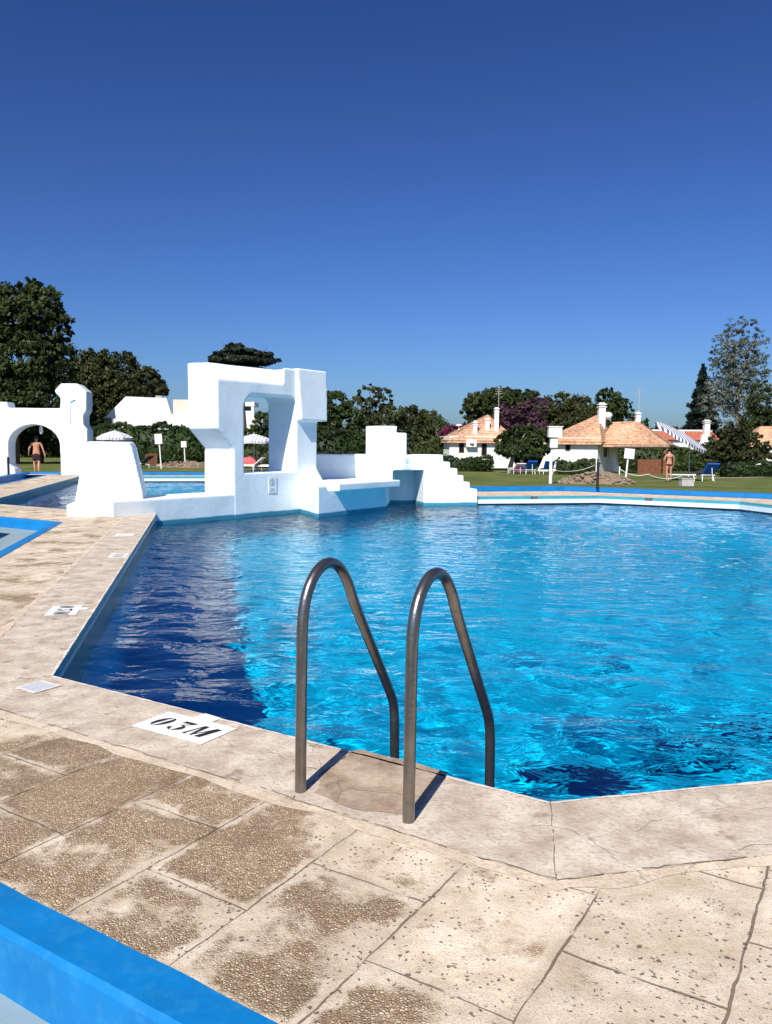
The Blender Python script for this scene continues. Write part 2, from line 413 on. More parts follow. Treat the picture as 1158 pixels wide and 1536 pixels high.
def poolmat():
    m = bpy.data.materials.new('pool_paint'); m.use_nodes = True
    nt = m.node_tree; L = nt.links; b = nt.nodes['Principled BSDF']; b.inputs['Roughness'].default_value = .7; b.inputs['Specular IOR Level'].default_value = 0
    tc = node(nt, 'ShaderNodeTexCoord')
    cn = node(nt, 'ShaderNodeTexNoise', Scale=.8, Detail=5.0); L.new(tc.outputs['Object'], cn.inputs['Vector'])
    col = mixc(nt, ramp(nt, cn.outputs['Fac'], .3, .7), (.001, .385, .69, 1), (.001, .445, .72, 1))
    L.new(col, b.inputs['Base Color'])
    return m
POOL = poolmat()
def watermat():
    m = bpy.data.materials.new('pool_water'); m.use_nodes = True
    nt = m.node_tree; nt.nodes.clear()
    o = nt.nodes.new('ShaderNodeOutputMaterial')
    g = node(nt, 'ShaderNodeBsdfGlass', Roughness=0.0, IOR=1.22); g.inputs['Color'].default_value = (.97, 1, 1, 1)
    # small wind ripples
    tc = node(nt, 'ShaderNodeTexCoord'); mp = node(nt, 'ShaderNodeMapping'); mp.inputs['Rotation'].default_value = (0, 0, R(20)); mp.inputs['Scale'].default_value = (1, 1.5, 1)
    nt.links.new(tc.outputs['Object'], mp.inputs['Vector'])
    n1 = node(nt, 'ShaderNodeTexNoise', Scale=3.4, Detail=3.0, Roughness=.5); n1.inputs['Distortion'].default_value = .6; nt.links.new(mp.outputs[0], n1.inputs['Vector'])
    bp = node(nt, 'ShaderNodeBump', Strength=1.0, Distance=.019); sy = node(nt, 'ShaderNodeSeparateXYZ'); nt.links.new(tc.outputs['Object'], sy.inputs[0])
    breeze = mth(nt, 'MULTIPLY_ADD', ramp(nt, sy.outputs['Y'], 7.0, 15.0), 2.6, 1.0)      # the open far half is ruffled by the breeze
    n2 = node(nt, 'ShaderNodeTexNoise', Scale=.35, Detail=2.0); nt.links.new(tc.outputs['Object'], n2.inputs['Vector'])
    breeze = mth(nt, 'MULTIPLY', breeze, mth(nt, 'MULTIPLY_ADD', n2.outputs['Fac'], .9, .55))
    nt.links.new(mth(nt, 'MULTIPLY', n1.outputs['Fac'], breeze), bp.inputs['Height']); nt.links.new(bp.outputs['Normal'], g.inputs['Normal'])
    nt.links.new(g.outputs[0], o.inputs['Surface'])
    return m
WATER = watermat()

# ------------------------------------------------------------------ plan geometry: every pool edge is a line (azimuth of its normal, distance)
def nrm(a): return Vector((math.sin(R(a)), math.cos(R(a))))
def cross(l1, l2):
    (a, d), (b, e) = l1, l2
    A = Matrix((nrm(a), nrm(b))); return A.inverted() @ Vector((d, e))
ZW = -.25; DEPTH = -3.0
FL, FR, RT, RB, BK2, BK1, LT = (32, 3.137), (-13, 3.02), (122, 3.6), (77, 14.8), (32, 24.4), (-13, 22.55), (77, -.944)
P0 = cross(LT, FL); P1 = cross(FL, FR); P2 = cross(FR, RT); P3 = cross(RT, RB); Q2 = cross(RB, BK2); Q1 = cross(BK2, BK1)
u77 = Vector((math.sin(R(77)), math.cos(R(77))))
B0 = Q1 - u77 * 4.2
Bn = Vector((-math.sin(R(13)), math.cos(R(13))))
B0c = B0 + Bn * 1.05; B0d = B0c - u77 * 2.7
B1 = Vector((-2.5, 21.3)); B2 = Vector((-4.95, 18.05)); A1 = Vector((-4.56, 16.10))
A1 = A1 - nrm(77) * (A1.dot(nrm(77)) + .944)
_tu = nrm(37); A2 = Vector((-4.64, 17.36)) - _tu * .2 + Vector((-_tu.y, _tu.x)) * .3
MAIN = [P0, P1, P2, P3, Q2, Q1, B0, B0c, B0d, B1, B2, A2, A1]
# second pool
LT2, FL2, BK3 = (77, -5.28), (32, 11.4), (-13, 37.6)
S0 = cross(LT2, FL2); S1 = cross(LT2, BK3); S2 = S1 + u77 * 8.0
S4 = Vector((-5.35, 16.9)); S4 = S4 - nrm(32) * (S4.dot(nrm(32)) - 11.4)
SECOND = [S0, S1, S2, Vector((-2.2, 23.2)), Vector((-5.0, 19.0)), S4]
# trough ring, inner edge of the blue kerb
K = 1.615
kFR = (-13, 3.02 - K); kFL = (32, 1.52); kLT = (77, -2.555); kFL2 = (32, 9.5); kLT2 = (77, -6.85); kBK3 = (-13, 39.3)
kBK1 = (-13, 25.1); kBK2 = (32, 26.3); kRB = (77, 16.5); kRT = (122, 5.3)
def ring(off):
    """deck outline moved outward by off (kerb, trough and outer kerb follow it)"""
    g = lambda l, s=1: (l[0], l[1] + s * off)
    a = [cross(g(kRT), g(kFR, -1)), cross(g(kFR, -1), g(kFL, -1)), cross(g(kFL, -1), g(kLT, -1)), cross(g(kLT, -1), g(kFL2, -1)),
         cross(g(kFL2, -1), g(kLT2, -1)), cross(g(kLT2, -1), g(kBK3))]
    T = cross(g(kBK3), (77, 4.6 + off)); a.append(T)
    a.append(cross((77, 4.6 + off), g(kBK1)))
    a += [cross(g(kBK1), g(kBK2)), cross(g(kBK2), g(kRB)), cross(g(kRB), g(kRT))]
    return a
def v3(p, z=0): return Vector((p[0], p[1], z))
def flat(name, outer, holes, z, m, zf=None):
    loops = [[v3(p) for p in outer]] + [[v3(p) for p in h] for h in holes]
    tris = tessellate_polygon(loops)
    pts = [p for l in loops for p in l]
    vs = [(p.x, p.y, zf(p.x, p.y) if zf else z) for p in pts]
    fs = []
    for t in tris:
        a, b, c = (pts[i] for i in t)
        ar = (b - a).cross(c - a).z
        if abs(ar) < 1e-7: continue
        fs.append(tuple(t) if ar > 0 else tuple(t)[::-1])
    mb = MB(); mb.add(vs, fs); return mb.build(name, m)
def offset_poly(poly, d):
    """grow a polygon outward by d"""
    n = len(poly); area = sum(poly[i].x * poly[(i + 1) % n].y - poly[(i + 1) % n].x * poly[i].y for i in range(n))
    s = 1 if area > 0 else -1; out = []
    for i in range(n):
        a, b, c = poly[i - 1], poly[i], poly[(i + 1) % n]
        t1 = (b - a).normalized(); t2 = (c - b).normalized()
        n1 = Vector((t1.y, -t1.x)) * s; n2 = Vector((t2.y, -t2.x)) * s
        bis = (n1 + n2); bis = bis / max(.35, (1 + n1.dot(n2)))
        out.append(b + bis * d)
    return out
def subdiv(poly, step, amp, closed=True):
    """resample a line finely and let it wander, as paint and cement edges do"""
    out = []; n = len(poly)
    ph = rng.uniform(0, 6, 8); fr = rng.uniform(3, 22, 8)
    acc = 0
    for i in range(n if closed else n - 1):
        a = poly[i]; b = poly[(i + 1) % n]; L = (b - a).length; k = max(1, int(L / step)) if L < 16 and a.length < 12 else max(1, int(L / .5))
        t = (b - a).normalized(); q = Vector((t.y, -t.x))
        for j in range(k):
            s = acc + L * j / k
            w = sum(math.sin(fr[m] * s + ph[m]) for m in range(8)) / 4 * amp if j else 0
            out.append(a + (b - a) * j / k + q * w)
        acc += L
    return out
def strip(name, inner, outer, z, m, zo=None):
    n = len(inner); mb = MB()
    vs = [v3(p, z) for p in inner] + [v3(p, z if zo is None else zo) for p in outer]
    fs = []
    for i in range(n):
        j = (i + 1) % n
        f = (i, j, j + n, i + n)
        a, b, c = vs[f[0]], vs[f[1]], vs[f[2]]
        fs.append(f if (b - a).cross(c - a).z > 0 else f[::-1])
    mb.add(vs, fs); return mb.build(name, m)

K0 = ring(0); K1 = ring(.145); K2 = ring(.165); K3 = ring(1.02); K4 = ring(1.30)
# ------------------------------------------------------------------ setting
deck = flat('pool_deck', ring(.10), [MAIN, SECOND], 0, SLAB); tag(deck, kind='structure')
def poolside(name, poly, width, z, m, amp, step=.05):
    out = offset_poly(poly, width)
    # matching resample
    inn = []; o2 = []; n = len(poly); acc = 0
    ph = rng.uniform(0, 6, 8); fr = rng.uniform(3, 25, 8)
    for i in range(n):
        a, b = poly[i], poly[(i + 1) % n]; c, d = out[i], out[(i + 1) % n]; L = (b - a).length
        k = max(1, int(L / (step if min(a.length, b.length) < 8 else .4)))
        t = (d - c).normalized(); q = Vector((t.y, -t.x))
        for j in range(k):
            s = acc + L * j / k
            w = sum(math.sin(fr[x] * s + ph[x]) for x in range(8)) / 4 * amp if j else 0
            w2 = sum(math.sin(fr[x] * 3.1 * s + ph[x]) for x in range(8)) / 4 * .003 if (j and amp) else 0
            inn.append(a + (b - a) * j / k + Vector(((b - a).normalized().y, -(b - a).normalized().x)) * w2); o2.append(c + (d - c) * j / k + q * w)
        acc += L
    return strip(name, inn, o2, z, m)
fil = poolside('cement_fillet', MAIN, .63, .0028, CEMENT, .022); tag(fil, kind='structure')
cop = poolside('pool_coping', MAIN, .57, .0056, COPING, .008); tag(cop, kind='structure')
NOSE = copingmat('chipped_highlight_edge', (.56, .50, .42), (.80, .75, .68), .35)  # pale chipped concrete edge, with its lit highlight line put into the colour
tag(poolside('coping_nosing', MAIN, .016, .0085, NOSE, .009, .03), kind='structure')
cop2 = poolside('pool_coping', SECOND, .45, .0045, COPING, .0, .4); tag(cop2, kind='structure')

def crack_line(mb, a, b, w, z, seed, gaps=.25):
    r = np.random.default_rng(seed); L = (b - a).length; n = max(3, int(L / .03)); t = (b - a).normalized(); q = Vector((-t.y, t.x))
    off = 0; prev = None
    for k in range(n + 1):
        off = off * .8 + r.normal() * .004; ww = w * r.uniform(.4, 1.3); p = a.lerp(b, k / n) + q * off
        cur = (v3(p + q * ww / 2, z), v3(p - q * ww / 2, z))
        if prev and (math.sin(k * .37 + seed) + r.normal() * .4) > -1.2 + gaps * 2: mb.add([prev[1], cur[1], cur[0], prev[0]], [(0, 1, 2, 3)])
        prev = cur
CRACK = mat('joint_dirt', (.17, .12, .08), .9)
co57 = offset_poly(MAIN, .57); mb = MB()
crack_line(mb, P1, co57[1], .004, .0096, 1, .0); crack_line(mb, P0, co57[0], .004, .0096, 2)
for k, (a, b, c, d) in enumerate(((P0, P1, co57[0], co57[1]), (P1, P2, co57[1], co57[2]), (A1, P0, co57[len(MAIN) - 1], co57[0]))):
    L = (b - a).length; n = max(2, round(L / 1.05))
    for j in range(1, n): crack_line(mb, a.lerp(b, j / n + .03), c.lerp(d, j / n + .03), .0045, .0096, 10 * k + j + 3, .35)
    crack_line(mb, c, d, .0038, .0096, 50 + k, .3)
tag(mb.build('coping_joints', CRACK), kind='structure')
STAIN = copingmat('brown_repair', (.24, .165, .11), (.50, .395, .295), .8)
pc_ = [Vector(p) for p in ((-.30, 3.33), (-.27, 3.55), (-.13, 3.82), (.10, 3.70), (.30, 3.56), (.17, 3.27), (.09, 3.13), (-.1, 3.17))]
tag(flat('coping_repair', subdiv(pc_, .03, .012), [], .0085, STAIN), kind='structure')
kerbmb = MB()
i0 = subdiv(K0, .05, .005); 
def ringstrip(mb, a, za, b, zb, mi=0):
    n = len(a)
    for i in range(n):
        j = (i + 1) % n
        mb.add([v3(a[i], za), v3(a[j], za), v3(b[j], zb), v3(b[i], zb)], [(0, 1, 2, 3)], mi)
def resamp(K, step=.05):
    out = []
    for i in range(len(K)):
        a = K[i]; b = K[(i + 1) % len(K)]; a0 = K0[i]; b0 = K0[(i + 1) % len(K)]; L = (b0 - a0).length
        k = max(1, int(L / step)) if L < 16 and a0.length < 12 else max(1, int(L / .5))
        out += [a + (b - a) * j / k for j in range(k)]
    return out
k1 = resamp(K1); k1b = resamp(ring(.16)); k2 = resamp(ring(.175)); k3 = resamp(K3); k4 = resamp(K4); k3b = resamp(ring(1.035))
ringstrip(kerbmb, i0, .006, k1, .012); ringstrip(kerbmb, k1, .012, k1b, -.006); ringstrip(kerbmb, k1b, -.006, k2, -.185)
kerb = kerbmb.build('inner_blue_kerb', BLUE); tag(kerb, kind='structure')
mb = MB(); ringstrip(mb, k3, -.185, k3b, .10); ringstrip(mb, k3b, .10, k4, .105); ringstrip(mb, k4, .105, k4, -.3)
tag(mb.build('outer_blue_kerb', BLUE), kind='structure')
mb = MB(); ringstrip(mb, resamp(ring(.15)), -.18, resamp(ring(1.06)), -.18)
tag(mb.build('foot_bath_floor', TROUGH), kind='structure')

# lawn to the horizon, gently falling away
mb = MB()
xs = list(np.concatenate([np.linspace(-420, -50, 9), np.linspace(-44, 44, 45), np.linspace(50, 420, 9)]))
big = [Vector((-450, -60)), Vector((450, -60)), Vector((450, 900)), Vector((-450, 900))]
k4o = [p for p in K4]
mid = [Vector((-60, -6)), Vector((60, -6)), Vector((60, 100)), Vector((-60, 100))]
lawn1 = flat('lawn', mid, [ring(1.28)], 0, LAWN)
bm = bmesh.new(); bm.from_mesh(lawn1.data)
for _ in range(5):
    bmesh.ops.subdivide_edges(bm, edges=[e for e in bm.edges if e.calc_length() > 4], cuts=1)
bmesh.ops.triangulate(bm, faces=bm.faces)
for v in bm.verts: v.co.z = lawn_z(v.co.x, v.co.y)
b0 = len(bm.verts)
bm.to_mesh(lawn1.data); bm.free(); tag(lawn1, kind='structure')
fz = flat('far_ground', big, [[Vector((-59.5, -5.5)), Vector((59.5, -5.5)), Vector((59.5, 99.5)), Vector((-59.5, 99.5))]], -1.0, LAWN); tag(fz, kind='structure')

# pool shells
def shell(name, poly, lips):
    n = len(poly); mb = MB()
    area = sum(poly[i].x * poly[(i + 1) % n].y - poly[(i + 1) % n].x * poly[i].y for i in range(n)); 
    for i in range(n):
        a, b = poly[i], poly[(i + 1) % n]
        t = (b - a).normalized(); inw = Vector((-t.y, t.x)) * (1 if area > 0 else -1)
        def wall(z0, z1, off0, off1, mi):
            vs = [v3(a + inw * off0, z0), v3(b + inw * off0, z0), v3(b + inw * off1, z1), v3(a + inw * off1, z1)]
            nn = (vs[1] - vs[0]).cross(vs[2] - vs[0])
            ok = nn.x * inw.x + nn.y * inw.y > 0 if abs(z1 - z0) > 1e-6 else nn.z > 0
            mb.add(vs, [(0, 1, 2, 3) if ok else (3, 2, 1, 0)], mi)
        if i in lips:
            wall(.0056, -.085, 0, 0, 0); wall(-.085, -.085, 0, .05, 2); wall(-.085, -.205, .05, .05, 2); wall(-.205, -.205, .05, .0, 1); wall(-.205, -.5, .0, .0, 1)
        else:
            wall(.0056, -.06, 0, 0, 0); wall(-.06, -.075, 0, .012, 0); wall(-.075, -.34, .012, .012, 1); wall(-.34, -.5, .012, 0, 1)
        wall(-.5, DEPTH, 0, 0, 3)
    o = mb.build(name, [TEAL, TEALD, LIP, POOL]); tag(o, kind='structure')
    f = flat(name + '_floor', poly, [], DEPTH, POOL); tag(f, kind='structure')
    for q in (o, f): q.cycles.is_caustics_receiver = True
    return o
shell('pool_wall', MAIN, {3, 4, 5})
shell('second_pool_wall', SECOND, {1})

# water: real waves, long and short
def water(name, poly, step, seed):
    r = np.random.default_rng(seed)
    x0 = min(p.x for p in poly) - .05; x1 = max(p.x for p in poly) + .05; y0 = min(p.y for p in poly) - .05; y1 = max(p.y for p in poly) + .05
    nx = int((x1 - x0) / step) + 1; ny = int((y1 - y0) / step) + 1
    X, Y = np.meshgrid(np.linspace(x0, x1, nx), np.linspace(y0, y1, ny))
    Z = np.zeros_like(X)
    wl = np.exp(r.uniform(math.log(.30), math.log(1.5), 60))
    wind = R(250)
    for l in wl:
        a = wind + r.normal() * .95
        k = 2 * math.pi / l
        slope = .0098 * (l / .6) ** .1
        Z += slope / k * np.sin(k * (X * math.cos(a) + Y * math.sin(a)) + r.uniform(0, 6.28) + .5 * np.sin(X * .7 + r.uniform(0, 6)) + .5 * np.sin(Y * .6 + r.uniform(0, 6)))
    env = .75 + .35 * np.sin(X * .45 + 1.1) * np.sin(Y * .38 + .4)
    Z *= env
    V = np.stack([X, Y, Z + ZW], -1).reshape(-1, 3)
    # keep cells near the pool
    P = np.array([[p.x, p.y] for p in poly]); cx = (X[:-1, :-1] + X[1:, 1:]) / 2; cy = (Y[:-1, :-1] + Y[1:, 1:]) / 2
    ins = np.zeros_like(cx, bool); j = len(P) - 1
    for i in range(len(P)):
        c = ((P[i, 1] > cy) != (P[j, 1] > cy)) & (cx < (P[j, 0] - P[i, 0]) * (cy - P[i, 1]) / (P[j, 1] - P[i, 1] + 1e-12) + P[i, 0]); ins ^= c; j = i
    g = ins.copy()
    for _ in range(2):
        h = g.copy(); h[1:] |= g[:-1]; h[:-1] |= g[1:]; h[:, 1:] |= g[:, :-1]; h[:, :-1] |= g[:, 1:]; g = h
    ii, jj = np.nonzero(g); a = ii * nx + jj
    Fc = np.stack([a, a + 1, a + nx + 1, a + nx], -1)
    used = np.zeros(len(V), bool); used[Fc.ravel()] = True; idx = np.cumsum(used) - 1
    V = V[used]; Fc = idx[Fc]
    me = bpy.data.meshes.new(name); me.vertices.add(len(V)); me.vertices.foreach_set('co', V.ravel())
    me.loops.add(Fc.size); me.loops.foreach_set('vertex_index', Fc.ravel().astype(np.int32))
    me.polygons.add(len(Fc)); me.polygons.foreach_set('loop_start', np.arange(0, Fc.size, 4, dtype=np.int32))
    me.polygons.foreach_set('use_smooth', np.ones(len(Fc), bool)); me.materials.append(WATER); me.update(calc_edges=True)
    o = bpy.data.objects.new(name, me); COL.objects.link(o); tag(o, kind='structure')
    o.cycles.is_caustics_caster = True
    return o
water('pool_water', MAIN, .04, 3)
water('second_pool_water', SECOND, .06, 5)

# ------------------------------------------------------------------ pool ladder
def ladder():
    root = empty('pool_ladder', (-.13, 3.21, 0)); tag(root, 'weathered steel pool ladder with two arched handrails at the near pool edge', 'pool ladder')
    ud = nrm(31); base = root.location
    prof = [(0, -.05), (.005, .3), (.012, .72), (.028, .82), (.06, .89), (.11, .945), (.165, .975), (.225, .978), (.285, .955), (.335, .905), (.375, .845), (.41, .77), (.62, .45), (.755, .245), (.785, .19), (.80, .13), (.805, .05), (.81, -.3), (.81, -1.25), (.78, -1.33), (.70, -1.36), (.49, -1.36)]
    def smooth(p):
        for _ in range(2):
            q = [p[0]]
            for a, b in zip(p[:-1], p[1:]):
                q += [(a[0] * .75 + b[0] * .25, a[1] * .75 + b[1] * .25), (a[0] * .25 + b[0] * .75, a[1] * .25 + b[1] * .75)]
            p = q + [p[-1]]
        return p
    pf = smooth(prof)
    for bx, by in ((-.36, 3.35), (.10, 3.08)):
        pts = [Vector((bx + ud.x * s, by + ud.y * s, z)) - base for s, z in pf]
        mb = MB().tube(pts, .0245, 20)
        r = mb.build('rail', STEEL, root, smooth=True)
    for z in (-.42, -.70, -.98):
        a = Vector((-.36 + ud.x * .81, 3.35 + ud.y * .81, z)) - base; b = Vector((.10 + ud.x * .81, 3.08 + ud.y * .81, z)) - base
        mid_ = (a + b) / 2; t = b - a
        mb = MB(); mb.box(mid_, (t.length, .09, .03), math.atan2(t.y, t.x)); mb.build('tread', STEEL, root, bevel=.006)
    return root
ladder()

# dark blue lump and strands added to draw dark marks on the pool floor
pc0 = Vector((1.95, 7.0, DEPTH)); shape_root = empty('floor_shape', pc0); tag(shape_root, 'dark blue rounded shape with long strands added under water near the ladder', 'pool cleaner')
NAVY = mat('dark_blue', (.002, .14, .36), .6)
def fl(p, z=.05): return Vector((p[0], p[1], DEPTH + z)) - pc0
bmb = MB(); bmb.lathe((0, 0, .02), [(.17, 0), (.21, .04), (.19, .10), (.10, .16), (.04, .17)], 20); bmb.build('body', NAVY, shape_root, smooth=True)
MB().box((-.08, .16, .06), (.34, .12, .10), R(10)).build('side_block', NAVY, shape_root, bevel=.03)
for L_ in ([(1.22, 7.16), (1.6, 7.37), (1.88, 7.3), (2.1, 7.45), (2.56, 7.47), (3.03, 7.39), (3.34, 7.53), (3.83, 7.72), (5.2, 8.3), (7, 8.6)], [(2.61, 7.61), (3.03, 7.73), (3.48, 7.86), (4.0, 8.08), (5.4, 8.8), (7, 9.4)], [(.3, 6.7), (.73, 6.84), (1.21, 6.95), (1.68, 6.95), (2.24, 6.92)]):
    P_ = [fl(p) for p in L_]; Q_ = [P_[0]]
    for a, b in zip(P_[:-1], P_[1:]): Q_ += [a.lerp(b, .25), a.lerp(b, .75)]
    MB().tube(Q_ + [P_[-1]], .042, 8).build('strand', NAVY, shape_root, smooth=True)

# ------------------------------------------------------------------ painted depth markings
def glyphs():
    def ell(cx, cy, rx, ry, a0, a1, w0, n=14):
        o = []; i = []
        for k in range(n + 1):
            a = R(a0 + (a1 - a0) * k / n); w = w0 * (.25 + .75 * abs(math.cos(a)))
            o.append((cx + rx * math.cos(a), cy + ry * math.sin(a))); i.append((cx + (rx - w) * math.cos(a), cy + (ry - w * .5) * math.sin(a)))
        return o + i[::-1]
    G = {}
    G['0'] = [ell(.36, .5, .33, .5, 100, 262, .24), ell(.36, .5, .33, .5, -80, 82, .24)]
    G['3'] = [[(.05, 1.0), (.66, 1.0), (.62, .86), (.05, .80)], [(.60, .84), (.52, .84), (.22, .56), (.30, .56)], ell(.34, .30, .33, .30, -75, 100, .24), ell(.34, .30, .36, .30, 190, 275, .2)]
    G['M'] = [[(0, 0), (.14, 0), (.14, .1), (.1, .1), (.1, 1), (.05, 1)], [(.04, 1), (.27, 1), (.52, .0), (.42, .0)], [(.46, .12), (.51, .12), (.82, 1), (.70, 1)], [(.68, 0), (.95, 0), (.95, 1), (.72, 1)]]
    return G
GLY = glyphs()
def marking(center, az, w, h, text, label, group, tab=None, zz=.0096, ink=INK, th=.16, paint=None):
    """white painted plate read along azimuth az"""
    root = empty('depth_marking', (center[0], center[1], zz)); root.rotation_euler = (0, 0, R(90 - az))
    tag(root, label, 'depth marking', group)
    def painted(poly, z, name, m, par, t=.0012):
        mb = MB(); mb.prism([(x, y, z) for x, y in poly], (0, 0, t * .5)); return mb.build(name, m, par)
    pl = [(-w / 2, -h / 2), (w / 2, -h / 2), (w / 2, h / 2)]
    if tab: pl += [(tab[0] + tab[1], h / 2), (tab[0] + tab[1], h / 2 + tab[2]), (tab[0], h / 2 + tab[2] + .01), (tab[0] - .01, h / 2)]
    pl += [(-w / 2, h / 2)]
    # slightly ragged painted edge
    q = []
    for i in range(len(pl)):
        a, b = pl[i], pl[(i + 1) % len(pl)]; L = math.dist(a, b); k = max(1, int(L / .02))
        for j in range(k): q.append((a[0] + (b[0] - a[0]) * j / k + random.uniform(-.0015, .0015), a[1] + (b[1] - a[1]) * j / k + random.uniform(-.0015, .0015)))
    painted(q, 0, 'painted_plate', paint or PAINT_MARK, root)
    n = len(text); cw = th * .98; x = -(n * cw) / 2
    for ch in text:
        mb = MB()
        for poly in GLY[ch]:
            mb.prism([(x + px * th * .95 + .24 * th * (py - .5), (py - .5) * th * 1.0, .0016) for px, py in poly], (0, 0, .001))
        mb.build('letter' if ch == 'M' else 'digit', ink, root); x += cw
    return root
marking((-1.055, 4.11), 121, .50, .27, '03M', 'white painted rectangle with black stencil 03M beside the ladder', 'depth markings on the coping', tab=(-.06, .13, .075), th=.135)
marking((-2.86, 7.03), 167.5, .42, .26, '03M', 'white painted plate with black stencil letters on the left coping', 'depth markings on the coping', tab=(-.1, .1, .06), th=.13)
PAINT_WORN = mat('worn_floor_paint', (.70, .67, .62), .7, var=.08, vscale=20, dirt=(.52, .44, .35), dscale=10, damt=.8)
FADED = mat('faded_ink', (.35, .33, .30), .7, var=.3, vscale=30)
marking((-3.55, 10.55), 167.5, .50, .24, '03M', 'third plate along the left coping, its stencil letters worn pale', 'depth markings on the coping', ink=FADED, th=.11, paint=PAINT_WORN)
def worn_patch(c, az, w, h, label, stripes):
    root = empty('worn_marking', (c[0], c[1], .0096)); root.rotation_euler = (0, 0, R(90 - az)); tag(root, label, 'worn marking')
    pts = []
    for k in range(40):
        a = 2 * math.pi * k / 40; s = max(abs(math.cos(a)), abs(math.sin(a))); rr = 1 + random.uniform(-.07, .07)
        pts.append((w / 2 * math.cos(a) / s * rr, h / 2 * math.sin(a) / s * rr, 0))
    MB().prism(pts, (0, 0, .0015)).build('painted_plate', PAINT_WORN, root)
    mb = MB()
    for k in range(stripes):
        x = -w * .36 + w * .72 * k / max(1, stripes - 1)
        mb.prism([(x - .006, -h * .38, .002), (x + .006, -h * .38, .002), (x + .008, h * .36, .002), (x - .004, h * .36, .002)], (0, 0, .001))
    if stripes: mb.build('stripe', mat('grey_blue_paint', (.45, .50, .60), .7), root)
worn_patch((-2.12, 4.79), 121, .19, .19, 'small worn white patch with faint stripes by the near left pool corner', 6)
worn_patch((-4.25, 12.95), 167, .5, .3, 'faint chipped white paint patch on the coping near the tower', 0)

# ------------------------------------------------------------------ white bathing structure across the pool
TO = Vector((-4.64, 17.36)); TA = 37
tu = nrm(TA); tw = Vector((-tu.y, tu.x))
def T(s, w, z):
    p = TO + tu * s + tw * w; return Vector((p.x, p.y, z))
def frame(o, a):
    u = nrm(a); w = Vector((-u.y, u.x))
    return lambda s, w_, z: Vector((o[0] + u.x * s + w.x * w_, o[1] + u.y * s + w.y * w_, z))
def sz(mb, fr, poly, w0, w1):
    mb.prism([fr(s, w0, z) for s, z in poly], fr(0, w1, 0) - fr(0, w0, 0))
def plan(mb, poly, z0, z1):
    mb.prism([v3(p, z0) for p in poly], (0, 0, z1 - z0))
def rect(a, b, c, d): return [(a, c), (b, c), (b, d), (a, d)]
TH = 1.03
tower = empty('arched_tower', T(2.5, .5, 0)); tag(tower, 'white plastered tower with a tall round-cornered window, standing in the pool', 'tower')
def put(mb, name, m, parent, vox=.026, it=2):
    for i, p in enumerate(mb.v): mb.v[i] = tuple(Vector(p) - parent.location)
    o = mb.build(name, m, parent); plaster_up(o, vox, it); return o
mb = MB()
sz(mb, T, rect(1.77, 4.08, -3, .81), 0, TH)
sz(mb, T, [(1.29, 1.86), (1.77, 1.39), (1.77, -1), (2.10, -1), (2.10, 2.98), (1.29, 2.98)], 0, TH)
sz(mb, T, rect(1.5, 4.67, 2.70, 2.98), 0, TH)
arc = [(2.1 + .40 * (1 - math.cos(R(a))), 2.72 - .40 * (1 - math.sin(R(a)))) for a in range(0, 91, 10)]
sz(mb, T, [(2.0, 2.9), (2.0, 2.32)] + arc + [(2.5, 2.9)], 0, TH)
arc = [(3.93 - .34 * (1 - math.cos(R(a))), 2.74 - .34 * (1 - math.sin(R(a)))) for a in range(90, -1, -10)]
sz(mb, T, [(3.6, 2.9)] + arc + [(3.9, 2.2), (4.2, 2.2), (4.2, 2.9)], 0, TH)
sz(mb, T, rect(3.90, 4.67, -3, 2.98), 0, TH)
# chamfered head
mb.prism([T(1.29, 0, 2.9), T(1.29, 0, 2.97), T(1.29, .35, 3.37), T(1.29, TH, 3.38), T(1.29, TH, 2.9)], T(4.6, 0, 0) - T(1.29, 0, 0))
mb.prism([T(3.40, 0, 2.9), T(3.86, .37, 2.9), T(4.4, .37, 2.9), T(4.4, 0, 2.9)], (0, 0, .50))
# overhanging block on the right
mb.hull([T(3.88, -.07, 3.42), T(4.97, -.07, 3.42), T(3.90, -.17, 2.11), T(4.90, -.17, 2.11), T(3.88, TH, 3.42), T(4.97, TH, 3.42), T(3.90, TH, 2.11), T(4.97, TH, 2.11)])
# flared foot of the right pier
mb.prism([T(4.0, 0, -3), T(4.67, 0, -3), T(4.67, .4, -3), T(4.0, .4, -3)], (0, 0, 3.9))
put(mb, 'wall', WHITE, tower)
mb = MB(); sz(mb, T, rect(-1.5, 1.9, -3, .33), .0, TH)
put(mb, 'low_wall', WHITE, tower)
mb = MB()
for z in np.linspace(-.5, .3, 1): pass

# abutment beside it on the deck
PO = (-6.48, 16.18); PF = frame(PO, 77)
ab = empty('tapered_abutment', PF(.75, .6, 0)); tag(ab, 'white tapered masonry block with a low plinth, on the deck left of the tower', 'masonry block')
mb = MB(); sz(mb, PF, [(.10, -.2), (.12, .3), (.34, 1.45), (.40, 1.53), (1.20, 1.52), (1.27, 1.42), (1.47, .45), (1.5, -.2)], .30, 1.4)
put(mb, 'block', WHITE, ab)
mb = MB(); sz(mb, PF, rect(.0, .69, -.2, .245), .0, 1.3); sz(mb, PF, rect(.6, 1.2, -.2, .335), .08, .9)
put(mb, 'plinth', WHITE, ab, .025, 3)

# stepped seat block
ss = empty('stepped_seat', (-.3, 22.2, 0)); tag(ss, 'white stepped block with a seat ledge, between the tower and the far pool edge', 'stepped block')
BF = frame((-1.12, 19.99), 32)
C_ = BF(-.98, 0, 0); E_ = BF(2.09, 0, 0)
mb = MB()
plan(mb, [C_, E_, Vector((.1, 23.3, 0)), Vector((-2.2, 22.4, 0)), T(4.3, .3, 0), T(4.06, .02, 0)], -3, .40)
